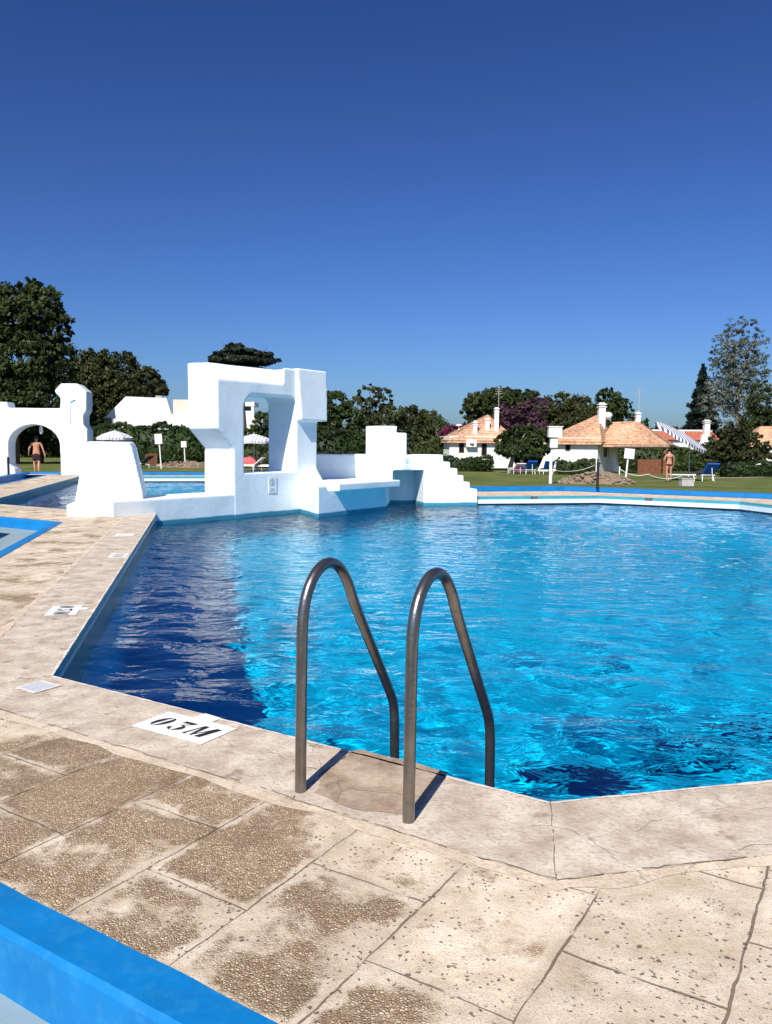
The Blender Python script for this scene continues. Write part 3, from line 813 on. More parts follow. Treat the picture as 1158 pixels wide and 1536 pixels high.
# sloping fillet between the tower foot and the seat
mb.prism([v3(C_, .36), BF(-.62, 0, .36), T(4.55, .05, .36), T(4.10, .05, .36)], (0, 0, .15))
mb.hull([T(4.08, .0, .36), v3(C_, .36), BF(-.55, .0, .36), T(4.66, .0, .36), v3(C_, .44), BF(-.62, .1, .44), T(4.08, .05, .84), T(4.66, .05, .98), T(4.66, .4, .36)])
put(mb, 'seat_base', WHITE, ss)
mb = MB()
mb.prism([BF(-.32, -.16, .35), BF(2.60, -.16, .35), BF(2.60, .6, .35), BF(-.32, .6, .35)], (0, 0, .20))
plan(mb, [BF(-.32, .3, 0), BF(2.2, .3, 0), Vector((.1, 23.3, 0)), Vector((-2.2, 22.4, 0)), T(4.5, .2, 0)], .36, .55)
put(mb, 'seat_slab', WHITE, ss)
KO = (.69, 23.14); KF = frame(KO, 77)
mb = MB()
prof = [(-.92, 1.22), (.98, 1.24), (1.0, 1.04), (1.2, 1.03), (1.21, .85), (1.42, .84), (1.43, .64), (1.62, .63), (1.63, .45), (1.82, .44), (1.83, .26), (2.05, .24), (2.06, .1), (2.1, -1.0), (2.1, -3), (.41, -3), (.41, .79), (-.92, .79)]
sz(mb, KF, prof, 0, 1.5)
sz(mb, KF, rect(-1.3, .6, -3, 1.1), 1.05, 1.5)
put(mb, 'stepped_wall', WHITE, ss, .018, 1)
bk = nrm(-58)
def sheared(mb, s0, s1, w, z0, z1, depth):
    a, b = KF(s0, w, z0), KF(s1, w, z0); v = Vector((bk.x * depth, bk.y * depth, 0))
    mb.prism([a, b, b + v, a + v], (0, 0, z1 - z0))
mb = MB()
sheared(mb, -1.22, -.5, .0, .5, .80, 1.0); sheared(mb, -1.0, -.5, .0, .5, 1.02, 1.0); sheared(mb, -.93, -.4, .0, .78, 1.235, .75)
put(mb, 'stair', WHITE, ss, .022, 1)
mb = MB()
sheared(mb, -.55, -.33, .25, 1.15, 2.06, .85); sheared(mb, -.55, -.02, .25, 1.15, 1.87, .8)
put(mb, 'upper_block', WHITE, ss, .026, 3)
mb = MB()
a, b = Vector((-2.75, 22.2)), Vector((-.55, 23.3)); q = Vector((-(b - a).y, (b - a).x)).normalized() * .25
plan(mb, [a, b, b + q, a + q], -.2, 1.24)
put(mb, 'back_wall', WHITE, ss, .03, 3)

# wall signs
def wall_sign(fr, s, z, w, h, label, off=-.012):
    o = fr(s, off, z); root = empty('safety_sign', o)
    ux = (fr(1, 0, 0) - fr(0, 0, 0)); root.rotation_euler = (0, 0, math.atan2(ux.y, ux.x))
    tag(root, label, 'sign')
    MB().box((0, 0, 0), (w, .012, h)).build('panel', mat('sign_panel', (.74, .82, .85), .6), root)
    inkm = mat('sign_ink', (.20, .25, .33), .6)
    mb = MB(); n = 24; r = w * .32
    for k in range(n):
        a0, a1 = 2 * math.pi * k / n, 2 * math.pi * (k + 1) / n
        mb.add([(rr * math.cos(a), -.0075, h * .14 + rr * math.sin(a)) for rr, a in ((r, a0), (r, a1), (r * .8, a1), (r * .8, a0))], [(3, 2, 1, 0), (0, 1, 2, 3)][:1])
    mb.build('ring', inkm, root)
    mb = MB()
    mb.prism([(-r * .1, -.0065, h * .14 - r * .55), (r * .35, -.0065, h * .14 - r * .45), (r * .25, -.0065, h * .14 + r * .2), (-r * .1, -.0065, h * .14 + r * .65), (-r * .35, -.0065, h * .14 + r * .35), (-r * .05, -.0065, h * .14 + r * .1)], (0, -.002, 0))
    mb.build('figure', inkm, root)
    mb = MB()
    mb.box((0, -.0075, -h * .26), (w * .42, .003, h * .05)); mb.box((0, -.0075, -h * .38), (w * .6, .003, h * .03))
    mb.build('caption', inkm, root)
wall_sign(T, 3.02, .50, .27, .40, 'small white safety sign with a round symbol, on the tower below its window')
wall_sign(KF, -.10, 1.0, .24, .34, 'small white safety sign with a round symbol, above the niche of the stepped block')

# ------------------------------------------------------------------ arch gateway at the left
AO = (-15.33, 37.67); AF = frame(AO, 86)
ag = empty('arch_gateway', AF(-1, .5, 0)); tag(ag, 'white arched garden gateway with a chimney shaped finial, far left', 'gateway')
mb = MB()
sz(mb, AF, rect(-7, -2.36, -.3, 2.6), 0, .9)
top = [(-1.18 + 1.18 * math.cos(R(a)), 1.35 + .97 * math.sin(R(a))) for a in range(180, -1, -12)]
sz(mb, AF, [(-2.5, 1.0)] + [(-2.36, 1.0)] + top + [(0, 1.0), (.3, 1.0), (.3, 3.09), (-2.5, 3.09)], 0, .9)
sz(mb, AF, [(-7, 2.5), (-2.3, 2.5), (-2.3, 3.1), (-2.35, 3.36), (-7, 3.4)], 0, .9)
sz(mb, AF, [(0, -.3), (1.27, -.3), (1.26, 2.11), (1.10, 2.35), (1.10, 2.79), (1.24, 2.99), (1.27, 3.88), (.84, 4.25), (.11, 4.25), (-.18, 3.93), (-.16, 3.82), (.06, 3.58)], 0, 1.0)
sz(mb, AF, [(-2.36, -.3), (-2.05, -.3), (-2.1, .25), (-2.36, .5)], 0.02, .88)
put(mb, 'wall', WHITE, ag, .035, 4)
mb = MB(); sz(mb, AF, [(.45, 2.4), (.52, 2.4), (.55, 3.4), (.75, 3.5), (.72, 3.58), (.45, 3.55)], -.05, .05)
put(mb, 'moulding', WHITE, ag, .015, 2)
mb = MB(); mb.lathe(AF(-1.0, .45, 1.9) - ag.location, [(.02, .4), (.06, .36), (.09, .1), (.05, 0)], 10); mb.build('hanging_lamp', WHITE_METAL, ag)

# ------------------------------------------------------------------ foliage
def leaf_cloud(pts, size, seed, out=None, elong=1.6, jitter=.35, droop=0):
    """one small leaf quad per point"""
    r = np.random.default_rng(seed); n = len(pts)
    nrm_ = r.normal(size=(n, 3))
    if out is not None: nrm_ = nrm_ * .9 + out * .8
    nrm_[:, 2] += .25
    nrm_ /= np.linalg.norm(nrm_, axis=1, keepdims=True)
    t = r.normal(size=(n, 3)); t -= nrm_ * (t * nrm_).sum(1, keepdims=True); t /= np.linalg.norm(t, axis=1, keepdims=True)
    if droop: t[:, 2] -= droop; t /= np.linalg.norm(t, axis=1, keepdims=True)
    b = np.cross(nrm_, t)
    s = size * (1 + jitter * r.normal(size=(n, 1))).clip(.4, 2)
    a = t * s * elong * .5; c = b * s * .5
    V = np.stack([pts - a, pts + c * .9 - a * .1, pts + a, pts - c * .9 - a * .1], 1).reshape(-1, 3)
    return V
def quads(name, V, m, parent, extra=None):
    n = len(V); me = bpy.data.meshes.new(name)
    ev, ef = extra if extra else ([], [])
    nv = n + len(ev)
    me.vertices.add(nv); co = V.ravel()
    if len(ev): co = np.concatenate([co, np.array(ev, float).ravel()])
    me.vertices.foreach_set('co', co)
    F4 = np.arange(n, dtype=np.int32)
    if len(ef): F4 = np.concatenate([F4, (np.array(ef, np.int32) + n).ravel()])
    me.loops.add(len(F4)); me.loops.foreach_set('vertex_index', F4)
    me.polygons.add(len(F4) // 4); me.polygons.foreach_set('loop_start', np.arange(0, len(F4), 4, dtype=np.int32))
    me.materials.append(m); me.update(calc_edges=True)
    o = bpy.data.objects.new(name, me); COL.objects.link(o); o.parent = parent
    return o
def crown_points(lobes, r, dens=1.0, clump=.22, per=26, flat=1.0):
    """clumps on and in ellipsoid lobes; lobes are (centre, radii)"""
    P = []; O = []
    for c, rad in lobes:
        c = np.array(c); rad = np.array(rad)
        ncl = max(8, int(dens * 130 * (rad[0] * rad[2] + rad[0] * rad[1]) / 12) + 8)
        d = r.normal(size=(ncl, 3)); d /= np.linalg.norm(d, axis=1, keepdims=True)
        rr = r.uniform(.35, 1.0, (ncl, 1)) ** .45
        cc = c + d * rad * rr
        cs = clump * .82 * (rad.mean()) * r.uniform(.5, 1.5, ncl)
        for k in range(ncl):
            m = int(per * r.uniform(.6, 1.3))
            q = r.normal(size=(m, 3)); q /= np.linalg.norm(q, axis=1, keepdims=True); q *= r.uniform(.1, 1.25, (m, 1)) ** .6
            P.append(cc[k] + q * cs[k] * np.array([1, 1, .75 * flat])); O.append(q * .6 + d[k] * .5)
    return np.concatenate(P), np.concatenate(O)
def px_lobes(Y, spec, depth=.8):
    """lobes measured in the photograph, given a distance and a real depth"""
    L = []
    for s in spec:
        px, py, rx, ry = s[:4]; dy = s[4] if len(s) > 4 else 0
        p = at(px, py, Y + dy); k = mpp(Y + dy)
        L.append(((p.x, p.y, p.z), (rx * k, max(rx, ry) * k * depth, ry * k)))
    return L
def tree(name, label, cat, group, Y, spec, m, trunk_px, size=.24, dens=1.0, clump=.22, per=26, seed=1, trunk_r=.25, bark=BARK, depth=.8, crown='crown', flat=1.0, limbs=5):
    r = np.random.default_rng(seed)
    b = foot(trunk_px, Y); root = empty(name, b); tag(root, label, cat, group)
    L = px_lobes(Y, spec, depth)
    P, O = crown_points(L, r, dens, clump, int(per * 1.35), flat); size *= .68
    base = np.array(b); P = P - base
    keep = P[:, 2] > .05; P = P[keep]; O = O[keep]
    V = leaf_cloud(P, size, seed + 1, O)
    quads(crown, V, m, root)
    mb = MB(); cs = [Vector(c) - b for c, _ in L]; mean = sum(cs, Vector()) / len(cs)
    h = max(.4, mean.z * .75)
    mid_ = [Vector((0, 0, -.2)), Vector((.1, 0, h * .35)), Vector((mean.x * .35, mean.y * .35, h * .7)), Vector((mean.x * .7, mean.y * .7, h))]
    mb.tube(mid_, [trunk_r, trunk_r * .8, trunk_r * .65, trunk_r * .5], 9)
    order = sorted(range(len(cs)), key=lambda i: -L[i][1][0])[:limbs]
    for i in order:
        e = cs[i]; s = mid_[2] if i % 2 else mid_[3]
        if e.z < s.z * .4: continue
        k = s.lerp(e, .5) + Vector((0, 0, .08 * (e - s).length))
        mb.tube([s, k, e, e + (e - k) * .6], [trunk_r * .45, trunk_r * .32, trunk_r * .18, trunk_r * .06], 6)
    mb.build('trunk', bark, root, smooth=True)
    return root
def hedge(name, label, cat, group, p0, p1, h, thick, m, size=.2, seed=1, dens=60, topj=.15, z0=None):
    """clipped hedge: solid dark core wrapped in leaves"""
    r = np.random.default_rng(seed); a = Vector(p0); b = Vector(p1); t = b - a; L = t.length; t.normalize(); q = Vector((-t.y, t.x, 0))
    root = empty(name, (a + b) / 2); tag(root, label, cat, group)
    base = np.array((a + b) / 2)
    n = int(dens * (L * h * 2 + L * thick + thick * h * 2))
    s = r.uniform(-L / 2, L / 2, n); w = r.uniform(-.5, .5, n) * thick; z = r.uniform(0, h, n)
    face = r.integers(0, 3, n)
    w = np.where(face == 0, np.sign(w) * thick / 2, w); z = np.where(face == 1, h, z); s = np.where((face == 2) & (r.uniform(size=n) < .3), np.sign(s) * L / 2, s)
    wob = topj * np.sin(s * 1.9 + seed) + topj * .6 * np.sin(s * 4.3)
    z = z + wob * (z / h)
    P = np.stack([s * t.x + w * q.x, s * t.y + w * q.y, z], 1) + r.normal(size=(n, 3)) * .07
    O = np.stack([q.x * np.sign(w), q.y * np.sign(w), (z > h * .9) * 1.0], 1)
    mb = MB(); mb.box((0, 0, h * .47), (L * .98, thick * .86, h * .92), math.atan2(t.y, t.x))
    ev = [list(v) for v in mb.v]
    V = leaf_cloud(P, size, seed, O)
    quads('foliage', V, m, root, (ev, mb.f))
    return root

G_DARK = leafmat('dark_leaves', (.012, .020, .008), (.072, .098, .028))
G_MID = leafmat('olive_leaves', (.020, .029, .010), (.095, .105, .036))
G_GREEN = leafmat('green_leaves', (.015, .030, .010), (.078, .118, .032))
G_HEDGE = leafmat('hedge_leaves', (.011, .024, .008), (.048, .082, .022))
G_BLUE = leafmat('needle_leaves', (.007, .015, .012), (.024, .044, .030))
G_CEDAR = leafmat('cedar_leaves', (.012, .021, .014), (.050, .070, .042))
G_PINE = leafmat('pine_leaves', (.014, .025, .009), (.080, .105, .030))
G_GREY = leafmat('silver_leaves', (.065, .085, .065), (.20, .23, .19), hue=(.32, .35, .32))
MAGENTA = leafmat('magenta_flowers', (.06, .008, .022), (.26, .02, .09))
PURPLE = leafmat('mauve_flowers', (.035, .03, .022), (.16, .07, .11), hue=(.28, .08, .17))
ORANGE = leafmat('autumn_leaves', (.06, .02, .01), (.25, .09, .04))

tree('broadleaf_tree', 'tallest dark broadleaf tree behind the arch gateway, at the left edge', 'tree', 'trees around the garden', 62,
     [(20, 470, 42, 45), (62, 460, 34, 36), (90, 490, 18, 26), (-30, 480, 50, 60), (30, 540, 62, 55), (80, 545, 34, 45), (0, 590, 70, 45), (55, 600, 55, 40), (45, 432, 16, 16)], G_DARK, 20, .26, 1.5, .2, 34, 11, .5)
tree('broadleaf_tree', 'rounded olive green tree right of the tallest dark tree', 'tree', 'trees around the garden', 74,
     [(135, 560, 30, 38), (175, 560, 36, 36), (220, 575, 30, 24), (150, 600, 42, 40), (120, 610, 30, 42), (190, 600, 38, 34), (238, 585, 14, 13), (140, 650, 34, 36), (180, 640, 40, 30), (205, 590, 34, 34), (150, 575, 40, 40)], G_MID, 150, .24, 1.4, .2, 34, 12, .4)
tree('cedar_tree', 'dark flat layered cedar rising behind the tower top', 'tree', 'trees around the garden', 82,
     [(362, 542, 46, 5), (340, 532, 22, 4), (392, 532, 20, 4), (352, 520, 14, 5), (360, 528, 28, 5), (325, 536, 12, 3), (405, 541, 15, 3), (365, 560, 44, 10)], G_CEDAR, 365, .30, 3.0, .22, 30, 13, .4, flat=.5)
tree('broadleaf_tree', 'leafy green tree just right of the tower block', 'tree', 'trees around the garden', 74,
     [(500, 610, 26, 26), (485, 640, 30, 40), (520, 640, 30, 34)], G_GREEN, 500, .26, 1.4, .22, 30, 14, .25)
tree('broadleaf_tree', 'airy grey-green tree behind the stepped block, sky showing through', 'tree', 'trees around the garden', 80,
     [(555, 592, 20, 16), (575, 600, 16, 18), (540, 608, 20, 16), (560, 625, 34, 22), (585, 630, 26, 22), (560, 650, 50, 30)], G_MID, 560, .24, .9, .2, 22, 15, .25)
tree('broadleaf_tree', 'low spreading olive tree between the airy tree and the palm', 'tree', 'trees around the garden', 84,
     [(615, 625, 28, 16), (640, 632, 24, 16), (610, 650, 44, 26), (650, 655, 34, 24)], G_MID, 615, .24, 1.2, .22, 28, 16, .22)
tree('umbrella_pine', 'broad domed umbrella pine behind the left cottage', 'tree', 'trees around the garden', 98,
     [(745, 610, 46, 26), (715, 612, 24, 22), (785, 606, 30, 22), (755, 596, 30, 15), (800, 620, 26, 20), (760, 640, 60, 26)], G_PINE, 755, .3, 1.5, .16, 38, 17, .4)
tree('broadleaf_tree', 'dull green tree mass between the two cottages', 'tree', 'trees around the garden', 92,
     [(840, 612, 30, 22), (870, 612, 26, 20), (815, 640, 40, 34), (860, 640, 50, 32)], G_MID, 850, .26, 1.4, .22, 30, 18, .3)
tree('broadleaf_tree', 'dark green tree behind the chimney of the right cottage', 'tree', 'trees around the garden', 95,
     [(912, 600, 20, 18), (930, 612, 20, 16), (905, 625, 30, 24), (940, 640, 24, 24)], G_GREEN, 915, .26, 1.3, .22, 28, 19, .3)
tree('flowering_tree', 'mauve flowering tree between the cottages, behind the dark round tree', 'tree', 'trees around the garden', 80,
     [(775, 622, 32, 20), (805, 615, 22, 18), (755, 625, 14, 18), (785, 642, 40, 18), (745, 640, 14, 14)], PURPLE, 782, .24, 1.2, .2, 28, 20, .2)
tree('flowering_bush', 'magenta bougainvillea bush left of the left cottage', 'bush', None, 74,
     [(682, 648, 20, 12), (668, 656, 12, 10), (697, 645, 12, 10), (684, 668, 20, 14)], MAGENTA, 684, .2, 2.0, .22, 30, 21, .12)
tree('broadleaf_tree', 'dark round low tree in front of the left cottage', 'tree', 'trees around the garden', 57,
     [(785, 655, 34, 17), (762, 668, 22, 16), (808, 665, 22, 18), (785, 675, 40, 14), (760, 655, 14, 10)], G_GREEN, 764, .2, 2.2, .2, 32, 22, .22, BARKP)
tree('poplar_tree', 'tall silvery poplar at the right edge, feathery against the sky', 'tree', 'trees around the garden', 86,
     [(1098, 510, 12, 34), (1122, 505, 12, 30), (1078, 525, 12, 28), (1140, 525, 10, 30), (1108, 555, 22, 40), (1085, 570, 20, 44), (1130, 570, 20, 44), (1105, 610, 34, 36), (1138, 615, 16, 34), (1112, 490, 7, 16), (1090, 530, 14, 34), (1118, 540, 18, 36), (1105, 580, 40, 36), (1070, 600, 18, 36)], G_GREY, 1105, .18, .85, .18, 22, 23, .35, BARKP, limbs=9)
def conifer(name, label, Y, px, top, bot, half, seed, n=9000, m=G_BLUE):
    r = np.random.default_rng(seed); b = foot(px, Y); root = empty(name, b); tag(root, label, 'tree', 'trees around the garden')
    H = at(px, top, Y).z - b.z; W = half * mpp(Y)
    a0 = r.uniform(0, 6.283, n); z = H * (1 - r.uniform(0, 1, n) ** .62 * .97); tier = .22 * np.sin(z / H * 62 + 2 * np.sin(a0)) 
    rad = W * ((1 - z / H) * 1.0 + .03) * (1 + tier); a = a0
    bl = np.sin(a * 5 + np.floor(z / H * 11) * 2.1) * .18 + .88
    q = r.uniform(.25, 1, n) ** .5 * rad * bl
    P = np.stack([q * np.cos(a), q * np.sin(a), z - .12 * q], 1)
    V = leaf_cloud(P, .24, seed, np.stack([np.cos(a), np.sin(a), 0 * a], 1)); quads('crown', V, m, root)
    MB().tube([(0, 0, -.2), (0, 0, H * .5), (0, 0, H * .97)], [.28, .16, .02], 8).build('trunk', BARK, root, smooth=True)
conifer('conifer_tree', 'dark pointed conifer left of the silvery poplar', 92, 1049, 545, 660, 40, 31, 13000)
for i, (px, tp, lab) in enumerate([(968, 628, 'slender dark conifer tip showing over the right roof slope, nearest the rear chimney'), (984, 634, 'small conifer tip behind the lower end of the right roof')]):
    conifer('conifer_tree', lab, 100, px, tp, 690, 14, 40 + i, 3000)
tree('broadleaf_tree', 'dark tree under the right side of the poplar', 'tree', 'trees around the garden', 80,
     [(1140, 600, 14, 32), (1130, 640, 26, 26), (1150, 640, 20, 30)], G_DARK, 1140, .22, 1.6, .2, 30, 24, .2)
tree('large_bush', 'big dark olive bush on the lawn at the right edge', 'bush', None, 58,
     [(1095, 668, 34, 26), (1120, 675, 34, 28), (1080, 685, 26, 22), (1105, 645, 22, 14), (1140, 690, 24, 16)], G_MID, 1100, .18, 2.4, .18, 34, 25, .15)
tree('broadleaf_tree', 'dark green tree seen through the tower window', 'tree', 'trees around the garden', 72,
     [(400, 640, 24, 26), (420, 660, 30, 28), (380, 655, 24, 14), (440, 640, 30, 30)], G_GREEN, 415, .22, 1.6, .2, 30, 26, .2)
tree('broadleaf_tree', 'shaded tree seen through the garden gateway arch', 'tree', 'trees around the garden', 66,
     [(30, 650, 40, 34), (80, 645, 40, 36), (-20, 655, 50, 36)], G_DARK, 60, .22, 1.8, .2, 30, 27, .3)
def palm(px, Y, top, label, seed):
    r = np.random.default_rng(seed); b = foot(px, Y); root = empty('palm_tree', b); tag(root, label, 'tree', 'trees around the garden')
    H = at(px, top, Y).z - b.z; mb = MB()
    for k in range(26):
        a = r.uniform(0, 6.28); e = r.uniform(-.2, 1.2); L = r.uniform(1.3, 2.0); pts = []
        for j in range(7):
            s = j / 6; d = L * s * math.cos(e * (1 - .2 * s)); z = L * s * math.sin(e) - 1.1 * s * s
            pts.append(Vector((math.cos(a) * d, math.sin(a) * d, H + z)))
        side = Vector((-math.sin(a), math.cos(a), 0))
        for j in range(1, 6):
            for sg in (-1, 1):
                p = pts[j]; q = pts[j] + side * sg * .5 + (pts[j + 1] - pts[j]) * .9 - Vector((0, 0, .25))
                w = (pts[j + 1] - pts[j]) * .35
                mb.add([p, p + w, q + w * .2, q], [(0, 1, 2, 3)])
    mb.build('fronds', G_GREEN, root)
    MB().tube([(0, 0, -.2), (.05, 0, H * .5), (0, 0, H)], [.22, .18, .2], 9).build('trunk', BARK, root, smooth=True)
palm(655, 78, 630, 'small palm with spread fronds left of the magenta bush', 3)

# hedges
def hp(px, Y): return foot(px, Y)
def htop(px, py, Y): return at(px, py, Y).z - foot(px, Y).z
hedge('hedge', 'tall clipped dark hedge below the white villa, left of the tower', 'hedge', 'hedges around the lawn', hp(140, 62), hp(330, 62), htop(240, 640, 62), 1.6, G_HEDGE, .16, 51, 75)
hedge('hedge', 'clipped dark hedge right of the tower, behind the seat back wall', 'hedge', 'hedges around the lawn', hp(460, 58), hp(556, 60), htop(500, 650, 58), 1.5, G_HEDGE, .16, 52, 75)
hedge('hedge', 'shaded dark hedge behind the stepped upper block', 'hedge', 'hedges around the lawn', hp(545, 68), hp(690, 70), htop(620, 660, 68), 1.6, G_DARK, .18, 53, 75, .25)
hedge('hedge', 'shaded hedge behind the loungers seen through the tower window', 'hedge', 'hedges around the lawn', hp(335, 60), hp(450, 60), htop(390, 668, 60), 1.4, G_DARK, .16, 54, 75)
hedge('hedge', 'low clipped bushes along the left cottage wall', 'hedge', 'hedges around the lawn', hp(655, 61), hp(737, 61.5), htop(700, 688, 61), .9, G_HEDGE, .13, 55, 110, .12)
hedge('hedge', 'low hedge patch at the foot of the right cottage wall', 'hedge', 'hedges around the lawn', hp(836, 55), hp(896, 55), htop(860, 692, 55), .8, G_GREEN, .13, 56, 110, .12)
hedge('hedge', 'green hedge seen under the porch of the right cottage', 'hedge', 'hedges around the lawn', hp(915, 70), hp(1075, 70), htop(960, 672, 70), 1.2, G_GREEN, .18, 57, 60, .2)
hedge('hedge', 'low trimmed hedge strip beside the big bush at the right edge', 'hedge', 'hedges around the lawn', hp(1085, 52), hp(1172, 53), htop(1120, 696, 52), .9, G_HEDGE, .13, 58, 90, .1)
hedge('hedge', 'dark tree-high hedge at the far end behind the cottages', 'hedge', 'hedges around the lawn', hp(640, 108), hp(1010, 108), htop(800, 648, 108), 2.5, G_DARK, .34, 59, 22, .5)
hedge('hedge', 'dark hedge row far behind the poplar', 'hedge', 'hedges around the lawn', hp(1010, 108), hp(1240, 108), htop(1100, 655, 108), 2.5, G_DARK, .34, 60, 22, .4)
hedge('hedge', 'dark tree belt far behind the gateway and villa', 'hedge', 'hedges around the lawn', hp(-140, 96), hp(500, 98), htop(200, 625, 96), 3, G_DARK, .36, 61, 18, .6)

# ------------------------------------------------------------------ buildings
def part(mb, name, m, parent, **k): return mb.build(name, m, parent, **k)
def window(parent, fr, s, w0, z, w, h):
    """dark window with frame let into the wall face w=w0 of frame fr (parent-local)"""
    o = fr(s, w0, z); ux = (fr(1, 0, 0) - fr(0, 0, 0)).normalized(); wy = (fr(0, 1, 0) - fr(0, 0, 0)).normalized()
    mb = MB(); t = .06
    def bx(a0, a1, b0, b1, d0, d1):
        mb.prism([o + ux * a0 + Vector((0, 0, b0)) + wy * d0, o + ux * a1 + Vector((0, 0, b0)) + wy * d0, o + ux * a1 + Vector((0, 0, b1)) + wy * d0, o + ux * a0 + Vector((0, 0, b1)) + wy * d0], wy * (d1 - d0))
    bx(-w / 2, -w / 2 + t, 0, h, -.03, .03); bx(w / 2 - t, w / 2, 0, h, -.03, .03); bx(-w / 2 + t, w / 2 - t, h - t, h, -.03, .03); bx(-w / 2 + t, w / 2 - t, 0, t, -.03, .03)
    f = mb.build('window', FRAMEW, parent); mb2 = MB()
    mb2.prism([o + ux * (-w / 2 + t) + Vector((0, 0, t)) - wy * .012, o + ux * (w / 2 - t) + Vector((0, 0, t)) - wy * .012, o + ux * (w / 2 - t) + Vector((0, 0, h - t)) - wy * .012, o + ux * (-w / 2 + t) + Vector((0, 0, h - t)) - wy * .012], wy * .01)
    mb2.build('pane', GLASSDARK, f)
def tiled_hip(corners, ze, apex, name, parent, m, over=.0, rows=11, thick=.14):
    """hip roof with real tile courses: each course steps over the one below"""
    mb = MB(); n = len(corners); ap = [Vector(a) for a in apex]
    for i in range(n):
        a = Vector((*corners[i], ze)); b = Vector((*corners[(i + 1) % n], ze))
        ca = min(ap, key=lambda p: (p - a).length); cb = min(ap, key=lambda p: (p - b).length)
        up = (b - a).cross(((ca + cb) / 2 - a)).normalized(); up = up if up.z > 0 else -up
        L = (b - a).length; cols = max(3, int(L / .22))
        for k in range(rows):
            t0, t1 = k / rows, (k + 1) / rows + .02
            t1 = min(1, t1)
            for c in range(cols):
                for (s0, s1, hh) in ((c / cols, (c + .62) / cols, .055), ((c + .62) / cols, (c + 1) / cols, .02)):
                    p = [a.lerp(b, s0).lerp(ca.lerp(cb, s0), t0), a.lerp(b, s1).lerp(ca.lerp(cb, s1), t0), a.lerp(b, s1).lerp(ca.lerp(cb, s1), t1), a.lerp(b, s0).lerp(ca.lerp(cb, s0), t1)]
                    d = [up * (hh + .035), up * (hh + .035), up * hh, up * hh]
                    q = [x + y for x, y in zip(p, d)]
                    mb.add(q + [p[0], p[1]], [(0, 1, 2, 3), (4, 5, 1, 0)])
    base = [Vector((*c, ze)) for c in corners]
    mb.prism([c - Vector((0, 0, thick)) for c in base], (0, 0, thick))
    # inner body
    nb = len(base)
    for i in range(nb):
        a, b = base[i], base[(i + 1) % nb]; ca = min(ap, key=lambda p: (p - a).length); cb = min(ap, key=lambda p: (p - b).length)
        mb.add([a, b, cb, ca] if ca != cb else [a, b, ca], [(0, 1, 2, 3)] if ca != cb else [(0, 1, 2)])
    o = mb.build(name, m, parent); return o
def loc(fr, root): return lambda s, w, z: fr(s, w, z) - root.location
def chimney(parent, c, w, h, caps=2):
    mb = MB(); mb.box((c[0], c[1], c[2] + h / 2), (w, w, h))
    for k in range(caps): mb.box((c[0], c[1], c[2] + h + .06 + k * .2), (w * 1.25, w * 1.25, .08)); mb.box((c[0], c[1], c[2] + h + .14 + k * .2), (w * .8, w * .8, .12))
    return mb.build('chimney', WHITE_FAR, parent, bevel=.015)
def antenna(parent, c, h):
    mb = MB(); mb.tube([c, (c[0], c[1], c[2] + h)], .025, 6)
    for k in range(4): mb.tube([(c[0] - .3, c[1], c[2] + h - .05 - .16 * k), (c[0] + .3, c[1], c[2] + h - .05 - .16 * k)], .015, 5)
    return mb.build('antenna', GREY, parent)

# left cottage
Yc = 66; c0 = foot(680, Yc); g0 = c0.z
ha = empty('cottage', (c0.x + 2.5, c0.y + 2.5, g0)); tag(ha, 'white cottage with tiled hip roof and three chimneys, half behind the dark round tree', 'cottage')
HF = loc(frame((at(674, 690, Yc).x, Yc), 84), ha)
wl = 5.4; eave = at(700, 664, Yc).z - g0
mb = MB(); mb.prism([HF(0, 0, -.3), HF(wl, 0, -.3), HF(wl, 5, -.3), HF(0, 5, -.3)], (0, 0, eave + .3)); part(mb, 'wall', WHITE_FAR, ha)
mb = MB(); mb.prism([HF(4.3, -.01, -.3), HF(5.1, -.01, -.3), HF(4.32, -.01, 2.0)], HF(0, .4, 0) - HF(0, 0, 0)); part(mb, 'buttress', WHITE_FAR, ha); mb = MB(); mb.prism([HF(4.7, .2, -.3), HF(5.6, -.6, -.3), HF(4.7, .1, 1.6)], HF(0, .4, 0) - HF(0, 0, 0)); part(mb, 'buttress', WHITE_FAR, ha)
cs = [HF(-.25, -.35, 0), HF(wl + .35, -.35, 0), HF(wl + .35, 5.3, 0), HF(-.25, 5.3, 0)]
zap = at(742, 632, Yc + 2).z - g0
apx = HF(3.7, 2.4, zap)
tiled_hip([(c.x, c.y) for c in cs], eave + .12, [apx], 'roof', ha, ROOF)
for s, h in ((1.0, 1.35), (2.9, 1.1)): window(ha, HF, s, -.0, .95 if s < 2 else .75, .45, h)
mb = MB(); mb.box(HF(1.75, -.25, 1.72), (.85, .35, .6), R(6)); a_ = part(mb, 'air_conditioner', WHITE_METAL, ha, bevel=.02)
MB().lathe(HF(1.75, -.44, 1.72), [(.2, -.01), (.2, .01)], 12).build('fan_grille', GREY, a_)
for px, ptop, w, dy in ((745, 612, .36, 1.2), (713, 632, .34, .7), (731, 628, .36, 1.2)):
    q = at(px, ptop, Yc + dy); b_ = at(px, 660, Yc + dy)
    zb = eave + .35; chimney(ha, (q.x - ha.location.x, q.y - ha.location.y, zb), w, q.z - g0 - zb - .35)
q = at(748, 608, Yc + 1.6); antenna(ha, Vector((q.x - ha.location.x, q.y - ha.location.y, q.z - g0 - .1)), 1.6)
q = at(690, 655, Yc + 1); mb = MB(); mb.lathe(HF(1.0, 1.2, eave + .5), [(.05, 0), (.05, .3), (.28, .35), (.3, .42), (.05, .5)], 12); part(mb, 'satellite_dish', WHITE_FAR, ha)

